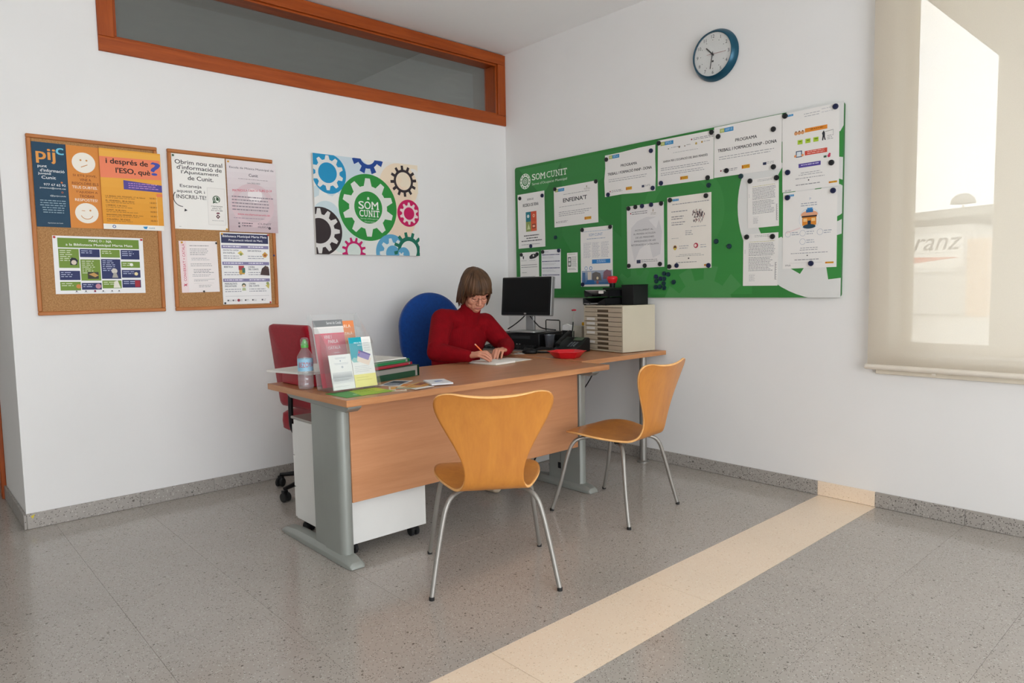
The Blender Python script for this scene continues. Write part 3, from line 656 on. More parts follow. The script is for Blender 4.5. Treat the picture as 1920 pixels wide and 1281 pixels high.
# ------------------------------------------------------------------ gear picture
W, Hh = .802, .641
p = Print(W, Hh, th=.022, bg='#e6e4de', side='#d8d6d0', seed=10); p.cl = True
p.disc(.30, .30, .22, '#c6d6de'); p.disc(.12, .55, .17, '#c9dade'); p.gear(.10, .62, .10, .14, .18, 9, '#e9eae6', .3)
p.disc(.80, .25, .16, '#ecd9bf'); p.disc(.70, .55, .22, '#e9d2ba'); p.gear(.95, .12, .05, .1, .13, 10, '#eadcc4'); p.disc(.45, .85, .20, '#d5dfd8'); p.disc(.55, .95, .10, '#e3e4de'); p.disc(.25, .80, .12, '#cfddd6')
def px(X): return (X+1.6745)/W
def py(Z): return (2.0515-Z)/Hh
BG = '#dfdfdb'
p.rect(0, 0, px(-1.563), py(1.929), '#1e8fbe'); p.disc(px(-1.563), py(1.929), .121, '#1e8fbe', 40, ry=.128); p.gear(px(-1.575), py(1.935), .0, .085, .112, 10, BG, PI/2); p.disc(px(-1.575), py(1.935), .066, '#1e8fbe', 36)
p.gear(px(-1.276), py(2.075), .058, .085, .122, 8, '#1f4691', PI/8, wb=.5, wt=.42)
p.disc(px(-1.282), py(1.730), .224, '#2c8c3c', 56); p.gear(px(-1.282), py(1.730), .0, .146, .196, 10, '#dcdfd8', PI/2); p.disc(px(-1.282), py(1.730), .108, '#2c8c3c', 40)
p.gear(px(-.994), py(1.931), .062, .080, .108, 12, '#332a2f', .1, wb=.5, wt=.34)
p.disc(px(-.958), py(1.710), .095, '#c2185b', 36); p.gear(px(-.955), py(1.708), .0, .058, .078, 10, '#e6d2cf', PI/2); p.disc(px(-.955), py(1.708), .044, '#c2185b', 32)
p.rect(0, py(1.557), px(-1.643), 1, '#33292b'); p.disc(px(-1.643), py(1.557), .157, '#33292b', 44); p.gear(px(-1.648), py(1.560), .0, .108, .145, 12, '#dad8d4', PI/2); p.disc(px(-1.648), py(1.560), .082, '#33292b', 36)
p.disc(px(-1.110), py(1.432), .125, '#5ea2c6', 40); p.gear(px(-1.100), py(1.425), .055, .075, .105, 9, '#d8e0de', .35)
p.gear(px(-1.403), py(1.436), .050, .064, .090, 12, '#c21a66', .26, wb=.6, wt=.3)
p.gear(px(-.965), py(1.452), .0, .092, .125, 12, '#1c6f58', .2, wb=.5, wt=.36); p.disc(px(-.965), py(1.447), .068, '#dfe2dc', 32); p.disc(px(-1.01), py(1.42), .05, '#5ea2c6', 24); p.gear(px(-1.03), py(1.405), 0, .02, .032, 6, '#d8e0de')
p.slab('SOM', px(-1.357), py(1.770), px(-1.202), py(1.719), '#eef0ea'); p.slab('CUNIT', px(-1.352), py(1.712), px(-1.198), py(1.668), '#eef0ea')
p.text("Servei d'Ocupació", px(-1.345), py(1.660), px(-1.21), py(1.648), '#bfd8bf'); p.text('Municipal', px(-1.315), py(1.640), px(-1.24), py(1.628), '#bfd8bf'); p.poly([(px(-1.288), py(1.80)), (px(-1.276), py(1.80)), (px(-1.272), py(1.782)), (px(-1.292), py(1.782))], '#cfe0cc')
tag(p.build('canvas_picture', 'A', -1.2735, 1.731, .002), 'square canvas print of coloured gears around a green gear reading SOM CUNIT', 'picture')

# ------------------------------------------------------------------ green magnetic board on the east wall: y -0.124..-2.644, z 1.089..2.104
BW, BH = 2.520, 1.015
p = Print(BW, BH, th=.018, bg='#357f3c', side='#2f6a36', seed=11, outline=[(q[0], q[1]) for q in rrect(BW, BH, .02)])
def bx(y): return (-.124-y)/BW
def bz(z): return (2.1035-z)/BH
for a, b, c, d in ((0, .2, '#34763e', '#2f7d3a'), (.2, .45, '#3d8446', '#2f7d3a'), (.45, .8, '#37803f', '#3a8a42')): p.grad(a, .02, b, .98, c, d, 8)
p.poly([(.02, .02), (.20, .02), (.12, .25)], '#3f8a49'); p.poly([(.20, .55), (.33, .98), (.10, .98)], '#2a7a36'); p.poly([(.27, .3), (.42, .1), (.42, .6)], '#2e7a38')
p.gear(bx(-1.82), bz(.98), .10, .22, .31, 10, '#4a8f50', .15, wb=.55, wt=.5); p.disc(bx(-1.66), bz(1.62), .30, '#3f8a46', 40, r0=.22)
p.gear(bx(-1.3), bz(1.12), .06, .12, .18, 9, '#418a49', .3)
WT = '#dcddda'
p.disc(bx(-2.59), bz(1.62), .545, WT, 72)
p.gear(bx(-2.59), bz(1.62), .0, .335, .435, 10, '#3a8c42', math.radians(204), wb=.62, wt=.42)
p.disc(bx(-2.59), bz(1.62), .205, WT, 40); p.disc(bx(-2.59), bz(1.60), .115, '#3a8c42', 30, r0=.09)
p.poly([(bx(-2.62), bz(1.94)), (bx(-2.644), bz(1.98)), (bx(-2.644), bz(1.83)), (bx(-2.62), bz(1.83))], '#3a8c42')
p.gear(bx(-.241), bz(1.986), .034, .044, .058, 12, '#dfe9dc', .1); p.disc(bx(-.241), bz(1.986), .059, '#dfe9dc', 28, r0=.053); p.disc(bx(-.241), bz(1.986), .024, '#dfe9dc', 24, r0=.018); p.disc(bx(-.241), bz(1.986), .012, '#dfe9dc', 14, r0=.006)
p.slab('SOM', bx(-.317), bz(2.030), bx(-.462), bz(1.984), '#e6eee2'); p.slab('CUNIT', bx(-.475), bz(2.030), bx(-.684), bz(1.984), '#e0e9dc', bold=.0)
p.text("Servei d'Ocupació Municipal", bx(-.317), bz(1.965), bx(-.683), bz(1.941), '#cfdfcb')
tag(p.build('magnetic_board', 'B', -1.384, 1.5965, .002), 'large green magnetic board headed SOM CUNIT, covered in white notices', 'magnetic board')

BO = .0215
def sheet(y0, y1, z0, z1, fn, label, rot=0.0, off=BO, bg='#e9e7e3', outline=None, seed=1, cat='notice'):
    w, h = abs(y1-y0), z1-z0
    p = Print(w, h, bg=bg, seed=seed, outline=outline)
    fn(p)
    return tag(p.build('notice', 'B', (y0+y1)/2, (z0+z1)/2, off, rot), label, cat)
def blue_logo(p, x=.03, y=.04, w=.22, h=.075):
    p.rect(x, y, x+w*.34, y+h, '#9fae5a'); p.rect(x+.012, y+h*.2, x+w*.3, y+h*.8, '#c9d08f'); p.rect(x+w*.34, y, x+w, y+h, '#2a86bd'); p.greek(x+w*.4, y+h*.25, x+w*.95, 2, h*.32, '#bcdcec', ragged=.1)
def yellow_logo(p, x, y, w=.15, h=.07): p.rect(x, y, x+w, y+h, '#e2a52c'); p.rect(x+w*.04, y+h*.15, x+w*.22, y+h*.85, '#b5652a'); p.greek(x+w*.28, y+h*.2, x+w, 2, h*.32, '#7a5a18', ragged=.1)
def eu_logo(p, x, y, w=.05, h=.05, tx=.12): p.rect(x, y, x+w, y+h, '#333a55'); p.greek(x+w+.01, y, x+w+tx, 2, h*.5, '#999', ragged=.1)
def dept_logo(p, x, y, tx=.14, c='#8d3548'): p.disc(x, y+.02, .005, c); p.greek(x+.03, y, x+tx, 2, .03, '#77777c', ragged=.15)
def crest(p, x, y): p.poly([(x-.012, y+.05), (x-.004, y), (x+.012, y+.02), (x+.006, y+.05)], '#8a7f5a'); p.greek(x-.06, y+.065, x+.09, 2, .022, '#a8a49a', ragged=.1)
def d_mercat(p):
    p.text('BORSA DE', .37, .095, .60, .13, '#55555a', bold=.03); p.text('RECERCA DE FEINA', .20, .185, .78, .24, '#3a3a3f', bold=.045)
    p.rect(.30, .34, .70, .70, '#d5603e'); p.rect(.30, .34, .49, .52, '#2b7a86'); p.rect(.30, .52, .49, .70, '#8a9a5a'); p.rect(.49, .34, .70, .52, '#cf5337'); p.disc(.39, .42, .013, '#d6e2e0'); p.disc(.60, .42, .012, '#f1c9a8', r0=.007); p.poly([(.34, .66), (.40, .56), (.46, .66)], '#c8d2a0'); p.rect(.53, .57, .66, .65, '#7d3524'); p.rect(.55, .59, .64, .63, '#e9a88c')
    for i, (x0, x1) in enumerate(((.22, .78), (.31, .73), (.12, .88))): p.greek(x0, .765+i*.048, x1, 1, .05, '#3d3d42', ragged=0, center=True)
    p.greek(.12, .93, .9, 1, .03, '#9a9a9a')
sheet(-.154, -.451, 1.475, 1.893, d_mercat, 'white portrait notice with teal and red square picture, upper left of the green board', rot=.008, seed=21)
def d_enf(p):
    blue_logo(p); crest(p, .76, .07); p.greek(.2, .20, .85, 1, .03, '#8a8a8e', center=True, ragged=.1); p.text("ENFEINA'T", .22, .30, .76, .40, '#2c2c30', bold=.06); p.greek(.12, .50, .88, 1, .03, '#9a9a9e'); p.greek(.11, .63, .88, 3, .045, '#8f8f94', th=.3); yellow_logo(p, .70, .83); dept_logo(p, .06, .86, .26, '#555')
sheet(-.550, -.977, 1.613, 1.903, d_enf, "white landscape notice reading ENFEINA'T below the board's heading", rot=.012, seed=22)
def d_panp(p):
    blue_logo(p, .09, .05, .21, .08); p.text('PROGRAMA', .33, .295, .65, .355, '#2d2d31', bold=.045); p.text('TREBALL I FORMACIÓ PANP - DONA', .06, .43, .93, .505, '#2d2d31', bold=.045); p.greek(.08, .60, .9, 2, .045, '#a3a3a6', th=.3, ragged=.15); dept_logo(p, .11, .86, .26); yellow_logo(p, .43, .83, .12, .07); eu_logo(p, .74, .84)
ol = [(-.212, -.143), (-.06, -.139), (.09, -.146), (.209, -.146), (.213, -.05), (.209, .06), (.211, .146), (.08, .146), (-.08, .139), (-.209, .138), (-.207, .05), (-.217, -.03)]
sheet(-1.041, -1.464, 1.779, 2.071, d_panp, 'white landscape notice PROGRAMA with buckled edges, just right of the SOM CUNIT heading', outline=ol, seed=23)
def d_gar(p):
    blue_logo(p, .05, .05, .24, .08); dept_logo(p, .62, .09, .86); p.disc(.20, .22, .004, '#6a7a5a'); p.greek(.25, .20, .42, 1, .03, '#999'); p.disc(.40, .22, .006, '#7a6a55'); p.disc(.50, .22, .004, '#7a6a55'); p.greek(.53, .2, .62, 1, .03, '#999'); p.disc(.70, .21, .007, '#b59a4a'); p.disc(.80, .2, .006, '#b08a3a'); p.greek(.83, .19, .97, 1, .03, '#999'); p.greek(.22, .32, .8, 1, .025, '#aaa', center=True); p.text('XARXA PER L’OCUPACIÓ DEL BAIX PENEDÈS', .10, .45, .90, .505, '#2d2d31', bold=.03); p.greek(.06, .62, .94, 2, .04, '#8f8f94', th=.3, ragged=.05); p.greek(.06, .73, .9, 2, .04, '#9b9ba0', th=.3); yellow_logo(p, .42, .86, .14, .07)
sheet(-1.482, -1.886, 1.803, 2.090, d_gar, 'white landscape notice with small logos, between the two PROGRAMA notices', rot=-.008, seed=24)
sheet(-1.889, -2.311, 1.805, 2.101, d_panp, 'flat white landscape PROGRAMA notice at the top of the board, right of centre', seed=25)
def d_i1(p):
    blue_logo(p, .04, .02, .16, .025); p.greek(.36, .05, .7, 2, .03, '#b5b5b8', center=True, th=.3); p.greek(.7, .03, .95, 2, .04, '#c5c5c8', th=.2)
    for x in (.25, .31, .37): p.disc(x, .275, .010, '#d59a6a'); p.disc(x, .255, .004, '#8a5a3a')
    p.rect(.41, .235, .80, .285, '#e08a2e'); p.greek(.5, .25, .75, 1, .03, '#8a5012', center=True)
    for x in (.28, .42, .56): p.rect(x, .365, x+.09, .42, '#a9c83a'); p.greek(x+.02, .38, x+.08, 1, .03, '#5a7a12')
    p.poly([(.71, .42), (.72, .36), (.71, .33), (.74, .30), (.76, .33), (.76, .38), (.775, .42), (.755, .42), (.74, .38), (.73, .42)], '#33343a'); p.line(.76, .32, .90, .31, .002, '#666'); p.line(.90, .31, .90, .38, .0015, '#888'); p.greek(.80, .37, .9, 3, .02, '#999')
    p.rect(.25, .50, .36, .58, '#2f4a6a'); p.rect(.265, .51, .345, .57, '#d9e2e8'); p.disc(.24, .56, .007, '#e39a6a'); p.disc(.37, .56, .007, '#e39a6a'); p.rect(.41, .515, .80, .57, '#cf4a38'); p.greek(.45, .525, .76, 2, .022, '#f0c9c0', center=True); p.rect(.74, .61, .79, .635, '#3c5a4a'); p.disc(.84, .60, .006, '#c43a5a'); p.disc(.83, .62, .008, '#c43a5a')
    p.rect(.30, .665, .69, .715, '#584a9a'); p.greek(.34, .68, .66, 1, .03, '#cfc9e6', center=True); p.greek(.3, .78, .72, 2, .025, '#a3a3a6', th=.3, center=True); p.greek(.2, .845, .8, 1, .03, '#a3a3a6', th=.3, center=True); p.rect(.47, .875, .49, .89, '#444'); p.greek(.25, .925, .78, 1, .025, '#88888c'); yellow_logo(p, .83, .935, .14, .022); p.greek(.05, .975, .2, 2, .012, '#888')
sheet(-2.316, -2.624, 1.672, 2.098, d_i1, 'tall white notice with orange, lime, red and violet labels, upper right', rot=.012, seed=26, off=.0222)
def d_i2(p):
    blue_logo(p, .03, .03, .18, .025); p.poly([(.50, .09), (.54, .105), (.50, .13)], '#c9cdd4'); p.greek(.34, .16, .64, 2, .028, '#9aa0ac', center=True, ragged=.1)
    p.disc(.50, .37, .0565, '#c9d2d9', r0=.0545, ry=.06); p.disc(.50, .31, .046, '#e0a684', ry=.020); p.rect(.44, .245, .57, .285, '#2f6fa8'); p.rect(.46, .225, .56, .25, '#3a86c0'); p.rect(.37, .335, .63, .45, '#d98a32'); p.rect(.36, .325, .64, .345, '#3a2a2a'); p.rect(.39, .36, .46, .40, '#f0c98a'); p.rect(.54, .36, .61, .40, '#f0c98a'); p.rect(.47, .39, .53, .47, '#2a3a4a'); p.disc(.50, .465, .035, '#27465a', ry=.012)
    for x, y in ((.10, .545), (.38, .545), (.70, .545), (.38, .655)): p.disc(x, y, .0165, '#9aa4b8', r0=.0150); p.greek(x+.07, y-.02, x+.22, 2, .028, '#a0a6b2', ragged=.3)
    p.line(.06, .525, .34, .47, .0012, '#d9a0a0'); p.line(.06, .535, .34, .48, .0012, '#e2b0b0')
    p.greek(.32, .735, .68, 2, .026, '#9a9aa0', center=True, th=.3); p.greek(.15, .80, .85, 1, .03, '#a0a0a6', center=True, th=.3); p.rect(.46, .83, .48, .845, '#444'); p.greek(.23, .885, .8, 1, .025, '#88888c'); p.line(.12, .93, .75, .93, .001, '#bbb'); yellow_logo(p, .80, .93, .15, .022); p.greek(.05, .95, .18, 2, .012, '#777')
sheet(-2.324, -2.620, 1.250, 1.668, d_i2, 'tall white notice with a drawn orange market stall at the lower right of the board', rot=.006, seed=27, off=.0215)
def d_doc(p):
    p.greek(.33, .03, .8, 2, .025, '#8a8a8a', th=.3); p.greek(.16, .15, .92, 1, .02, '#b5b04a', ragged=.05); p.greek(.16, .185, .92, 9, .028, '#8b8b8f', th=.4, ragged=.12); p.greek(.16, .45, .90, 10, .028, '#8f8f93', th=.4, ragged=.2)
    for i in range(22): p.rect(.915, .56+i*.015, .945+.02*(i % 3 == 0), .567+i*.015, '#55565a')
    p.rect(.18, .775, .36, .778, '#999'); p.greek(.18, .80, .36, 5, .025, '#a0a0a4', th=.3); p.greek(.04, .3, .07, 4, .02, '#aaa')
sheet(-2.110, -2.298, 1.489, 1.767, d_doc, 'upper of two small typed white documents with a dark side bar', rot=.015, seed=28)
sheet(-2.084, -2.297, 1.157, 1.455, d_doc, 'lower of two small typed white documents with a dark side bar', rot=-.004, seed=29)
def d_grey(p):
    p.poly([(.12, .35), (.3, .25), (.55, .2), (.85, .22), (.95, .45), (.9, .8), (.7, .85), (.6, .6), (.35, .7), (.2, .9), (.1, .6)], '#d5d4d4'); p.poly([(.6, .25), (.9, .2), (.8, .4)], '#e3e2e1')
    dept_logo(p, .11, .10, .5, '#a33a4a'); crest(p, .72, .08)
    for i, (t, x0, x1) in enumerate((('ACOLLIMENT AL', .22, .72), ('AL PRIMERA ACOLLIDA', .18, .78), ('DE LES PERSONES', .24, .74), ('IMMIGRADES DE LES', .20, .78), ('RETORNADES A CATALUNYA', .12, .86))): p.text(t, x0, .385+i*.058, x1, .412+i*.058, '#55555c', bold=.015)
    eu_logo(p, .26, .87, .11, .055, .48)
sheet(-1.231, -1.529, 1.286, 1.700, d_grey, 'pale grey map notice held by magnets along its top and bottom', rot=.01, bg='#e4e2e0', seed=30)
def d_cand(p):
    blue_logo(p, .05, .03, .22, .03); p.greek(.12, .10, .95, 1, .025, '#8a8a90', ragged=.02)
    r = random.Random(5)
    for i in range(70):
        a, q = r.uniform(0, 2*PI), math.sqrt(r.random())*.048
        if i == 0: p.up()
        X, Y = .70+q*math.cos(a)/p.w, .275+q*.9*math.sin(a)/p.h; p._poly([(X, Y), (X+.008, Y+.004), (X+.006, Y+.03), (X-.004, Y+.025)], r.choice(['#7d4a52', '#55555c', '#a06a5a', '#4a4a55']))
    p.text('25N', .615, .235, .80, .315, '#4a3f44', bold=.03); p.greek(.1, .20, .5, 1, .03, '#8a8a90'); p.greek(.1, .27, .4, 2, .03, '#77777c'); p.greek(.1, .35, .45, 2, .03, '#8a8a90'); p.greek(.55, .43, .9, 1, .02, '#aaa'); p.greek(.42, .48, .6, 3, .025, '#9a9a9e'); p.greek(.1, .57, .3, 1, .02, '#aaa')
    p.disc(.18, .70, .014, '#cf9a5a'); p.disc(.18, .695, .009, '#4a3a3a'); p.disc(.18, .72, .008, '#d8c04a'); p.disc(.66, .69, .016, '#b0324a'); p.disc(.65, .69, .009, '#e8d6cc'); p.greek(.28, .68, .5, 2, .03, '#b0b0b4'); p.greek(.76, .68, .9, 2, .03, '#b0b0b4'); p.greek(.2, .80, .85, 2, .02, '#999', center=True, th=.3); p.rect(.48, .85, .51, .868, '#444'); p.greek(.2, .905, .8, 1, .025, '#88888c'); yellow_logo(p, .84, .95, .12, .022)
sheet(-1.555, -1.873, 1.270, 1.724, d_cand, 'ivory portrait notice with a round cluster logo reading 25N', bg='#ebe6dc', seed=31, rot=.006)
def d_som2(p):
    p.greek(.06, .065, .95, 1, .02, '#9ab0c8'); p.text('SOM CUNIT', .27, .105, .70, .15, '#7a94b8', bold=.0); p.greek(.2, .19, .78, 1, .025, '#7d8fb0', ragged=.03)
    for x in (.09, .37, .65): p.greek(x, .26, x+.25, 12, .022, '#b2b2bc', th=.35)
    p.rect(.36, .545, .93, .615, '#2f7fc0'); p.greek(.5, .56, .8, 2, .025, '#cfe2f2', center=True, ragged=.1); p.disc(.17, .69, .014, '#7aa4cc', r0=.010); p.disc(.32, .69, .014, '#5a8fc4', r0=.009)
    p.grad(.03, .73, .98, .965, '#a9b2c0', '#3a6fa4', 6); p.rect(.22, .75, .34, .885, '#d9d2c4'); p.poly([(.36, .90), (.36, .78), (.48, .75), (.62, .78), (.66, .90)], '#6f6a66'); p.poly([(.70, .88), (.72, .76), (.82, .72), (.95, .75), (.96, .88)], '#8a6470'); p.rect(.05, .76, .14, .93, '#4a6f9a'); p.poly([(.14, .965), (.20, .89), (.42, .89), (.44, .965)], '#2f6aa6'); p.disc(.53, .93, .012, '#a06a70'); p.disc(.53, .86, .010, '#e6d8b4')
sheet(-.811, -1.105, 1.168, 1.586, d_som2, 'blue tinted information sheet with photographs, behind the letter trays', seed=32)
def d_l1(p):
    p.poly([(.06, .06), (.12, .03), (.16, .07), (.13, .11), (.08, .10)], '#26262a'); p.poly([(.15, .10), (.22, .10), (.20, .19), (.15, .17)], '#26262a'); p.poly([(.50, .12), (.62, .06), (.78, .05), (.90, .09), (.95, .12), (.80, .17), (.60, .19), (.52, .18)], '#26262a'); p.disc(.72, .10, .008, '#dad8d4'); p.greek(.06, .22, .4, 1, .03, '#999'); p.greek(.5, .22, .9, 1, .03, '#999'); p.greek(.05, .34, .92, 2, .06, '#77777b', th=.25, ragged=.05); p.greek(.1, .55, .4, 1, .04, '#888'); p.greek(.06, .66, .85, 2, .06, '#88888c', th=.25); p.greek(.06, .82, .6, 2, .05, '#999', th=.25)
sheet(-.170, -.380, 1.160, 1.441, d_l1, 'small white sheet with black ink ornaments, left edge of the board above the monitor', seed=33, rot=.004)
def d_l2(p):
    p.disc(.08, .06, .005, '#3f5f9f'); p.greek(.16, .05, .4, 1, .03, '#88a')
    for i, y in enumerate((.12, .29, .46, .64)): p.greek(.04, y, .96, 1, .06, '#39406a', ragged=.02); p.greek(.05, y+.06, .8, 2, .03, '#b0b0b4', th=.3)
    p.greek(.5, .82, .7, 3, .03, '#bbb')
sheet(-.408, -.612, 1.158, 1.450, d_l2, 'white sheet with bold dark blue lines, partly behind the monitor', seed=34, rot=-.012, bg='#e4e4e6', off=.0222)
def d_small(p): p.greek(.1, .06, .9, 1, .06, '#7a9a6a'); p.rect(.08, .22, .38, .70, '#4a544e'); p.rect(.13, .27, .33, .43, '#d5d9d2'); p.rect(.13, .48, .33, .64, '#cfd4cc'); p.greek(.45, .2, .92, 9, .06, '#8f9a8a', th=.4); p.greek(.1, .78, .9, 2, .06, '#7f8a7a')
sheet(-.676, -.780, 1.273, 1.416, d_small, 'small white card between the blue lined sheet and the blue tinted sheet', seed=35, cat='card')

# round magnets
MAGM = [mat('black_magnet', '#17181b', rough=.35), mat('blue_magnet', '#141d42', rough=.4), mat('teal_magnet', '#0b3038', rough=.4)]
MP = MB().lathe([(0, 0), (.0145, 0), (.0150, .002), (.0140, .0075), (.010, .009), (.009, .0078), (0, .0078)], 18, R(-PI/2, 'Y'))
mag_me = []
for m in MAGM:
    o = MP.build('magnet', m); mag_me.append(o.data); bpy.data.objects.remove(o)
MN = ('black', 'blue', 'dark green')
def magnet(y, z, c, where, off=.0232):
    o = bpy.data.objects.new('round_magnet', mag_me[c]); COL.objects.link(o); o.location = (-off, y, z); o.rotation_euler = (rnd.uniform(0, 6), 0, 0)
    tag(o, MN[c]+' round magnet '+where, 'magnet', 'round magnets on the green board')
for y, z, c, wl in ((-.182, 1.862, 0, 'at the top left of the teal and red picture notice'), (-.430, 1.858, 1, 'at the top right of the teal and red picture notice'), (-.297, 1.487, 1, 'at the bottom of the teal and red picture notice'),
    (-.564, 1.890, 0, "at the top left of the ENFEINA'T notice"), (-.962, 1.898, 0, "at the top right of the ENFEINA'T notice"), (-1.058, 2.034, 0, 'at the top left of the buckled PROGRAMA notice'), (-1.431, 2.036, 1, 'at the top right of the buckled PROGRAMA notice'),
    (-1.071, 1.795, 1, 'at the bottom left of the buckled PROGRAMA notice'), (-1.444, 1.797, 1, 'at the bottom right of the buckled PROGRAMA notice'), (-1.492, 2.074, 0, 'at the top left of the small logos notice'), (-1.509, 1.820, 1, 'at the bottom left of the small logos notice'),
    (-1.873, 2.077, 0, 'at the top right of the small logos notice'), (-1.848, 1.812, 0, 'at the bottom right of the small logos notice'), (-1.918, 2.044, 0, 'at the top left of the flat PROGRAMA notice'), (-2.263, 2.026, 0, 'at the top right of the flat PROGRAMA notice'),
    (-1.974, 1.837, 0, 'at the bottom left of the flat PROGRAMA notice'), (-2.266, 1.819, 0, 'at the bottom right of the flat PROGRAMA notice'), (-2.330, 2.085, 0, 'at the top left of the tall notice with violet label'), (-2.603, 2.082, 1, 'at the top right of the tall notice with violet label'),
    (-2.587, 1.797, 0, 'at the lower right of the tall notice with violet label'), (-2.349, 1.777, 1, 'at the lower left of the tall notice with violet label'), (-2.125, 1.758, 0, 'at the top left of the upper typed document'), (-2.285, 1.757, 0, 'at the top right of the upper typed document'),
    (-2.107, 1.440, 0, 'at the top left of the lower typed document'), (-2.265, 1.433, 0, 'at the top right of the lower typed document'), (-2.598, 1.651, 1, 'at the top right of the market stall notice'), (-2.350, 1.640, 1, 'at the top left of the market stall notice'), (-2.486, 1.274, 1, 'at the bottom of the market stall notice'),
    (-1.247, 1.684, 0, 'first along the top of the grey map notice'), (-1.304, 1.689, 0, 'second along the top of the grey map notice'), (-1.359, 1.690, 1, 'third along the top of the grey map notice'), (-1.432, 1.692, 1, 'fourth along the top of the grey map notice'), (-1.510, 1.692, 0, 'fifth along the top of the grey map notice'),
    (-1.247, 1.303, 0, 'at the bottom left of the grey map notice'), (-1.379, 1.300, 0, 'at the bottom middle of the grey map notice'), (-1.500, 1.306, 0, 'at the bottom right of the grey map notice'), (-.830, 1.572, 0, 'at the top left of the blue tinted sheet'), (-1.088, 1.575, 0, 'at the top right of the blue tinted sheet'), (-.829, 1.184, 1, 'at the bottom left of the blue tinted sheet'),
    (-.188, 1.425, 0, 'at the top left of the ink ornament sheet'), (-.365, 1.422, 0, 'at the top right of the ink ornament sheet'), (-.427, 1.436, 0, 'at the top left of the blue lined sheet'), (-.595, 1.438, 1, 'at the top right of the blue lined sheet'),
    (-1.577, 1.706, 0, 'at the top left of the 25N notice'), (-1.837, 1.706, 0, 'at the top right of the 25N notice'), (-1.572, 1.287, 0, 'at the bottom left of the 25N notice'), (-1.627, 1.292, 1, 'near the bottom left of the 25N notice'), (-1.856, 1.285, 1, 'at the bottom right of the 25N notice')): magnet(y, z, c, wl)
for y, z, c, wl in ((-.561, 1.537, 2, "alone on the green below the ENFEINA'T notice"), (-2.066, 1.793, 2, 'on the green below the flat PROGRAMA notice, beside the white gear'), (-1.854, 1.767, 2, 'on the green between the small logos notice and the 25N notice'), (-1.907, 1.427, 2, 'on the green right of the 25N notice, the nearer of two'), (-1.994, 1.393, 2, 'on the green right of the 25N notice, the farther of two'), (-1.604, 1.188, 2, 'alone on the green right of the magnet cluster'),
    (-1.467, 1.226, 1, 'at the upper left of the loose magnet cluster'), (-1.470, 1.196, 2, 'at the left of the loose magnet cluster, second row'), (-1.501, 1.212, 1, 'in the middle of the loose magnet cluster'), (-1.530, 1.211, 2, 'right of the middle of the loose magnet cluster'), (-1.530, 1.244, 2, 'at the top of the loose magnet cluster'), (-1.562, 1.238, 2, 'at the top right of the loose magnet cluster'), (-1.465, 1.158, 2, 'at the bottom left of the loose magnet cluster'), (-1.497, 1.160, 2, 'at the bottom middle of the loose magnet cluster'), (-1.531, 1.152, 2, 'at the bottom right of the loose magnet cluster'), (-1.527, 1.181, 2, 'at the right of the loose magnet cluster, third row')): magnet(y, z, c, wl, off=.0206)

# ------------------------------------------------------------------ wall clock
ck = thing('wall_clock', 'round wall clock with dark teal rim and white dial high on the right wall', 'clock', (-.002, -1.888, 2.523))
TEAL = mat('teal_rim', '#164c61', rough=.28, metal=.35, var=.05)
MR = R(-PI/2, 'Y')
MB().lathe([(0, 0), (.146, 0), (.150, .004), (.149, .010), (.131, .046), (.127, .048), (.124, .046), (.1235, .036), (0, .036)], 64, MR).build('rim', TEAL, ck)
MB().lathe([(0, .0362), (.1232, .0362), (.1232, .0372), (0, .0372)], 48, MR).build('dial', mat('dial_white', (.80, .79, .77, 1), rough=.5, var=.01), ck)
BLK = mat('black_print', '#232326', rough=.5)
def num(tx, cx, cz, h):
    vs, fs = text_mesh(str(tx)); x0, x1 = min(v[0] for v in vs), max(v[0] for v in vs); y0, y1 = min(v[1] for v in vs), max(v[1] for v in vs); k = h/(y1-y0)
    return [((v[0]-(x0+x1)/2)*k+cx, (v[1]-(y0+y1)/2)*k+cz, 0) for v in vs], fs
FM = Matrix(((0, 0, -1, 0), (-1, 0, 0, 0), (0, 1, 0, 0), (0, 0, 0, 1))) @ T(0, 0, .0376)
for k in range(1, 13):
    a = PI/2-k*PI/6; mb = MB(); mb.add(*num(k, .103*math.cos(a), .103*math.sin(a), .019), FM); o = mb.build('numeral', BLK, ck, smooth=False); o['kind'] = 'stuff'
    MB().box(.082*math.cos(a)-.002, .082*math.cos(a)+.002, .082*math.sin(a)-.002, .082*math.sin(a)+.002, 0, .0004, FM).build('hour_mark', BLK, ck, smooth=False)
MB().box(-.006, .006, -.045, -.035, 0, .0003, FM).build('dial_emblem', BLK, ck, smooth=False)
def hand(nm, ang, L, back, w, z, m): MB().box(-w/2, w/2, -back, L, z, z+.0012, FM @ R(-ang, 'Z')).build(nm, m, ck, smooth=False)
hand('hour_hand', math.radians(316), .060, .012, .0065, .003, BLK); hand('minute_hand', math.radians(190), .083, .014, .0045, .005, BLK); hand('second_hand', math.radians(92), .088, .036, .0016, .007, mat('red_hand', '#a33a34'))
MB().lathe([(0, .0372), (.006, .0372), (.006, .046), (0, .047)], 16, MR).build('hub', BLK, ck)
MB().lathe([(0, .0472), (.1238, .0472)], 48, MR).build('glass_cover', glassy('clock_glass', (.9, .9, .9, 1), .97), ck)
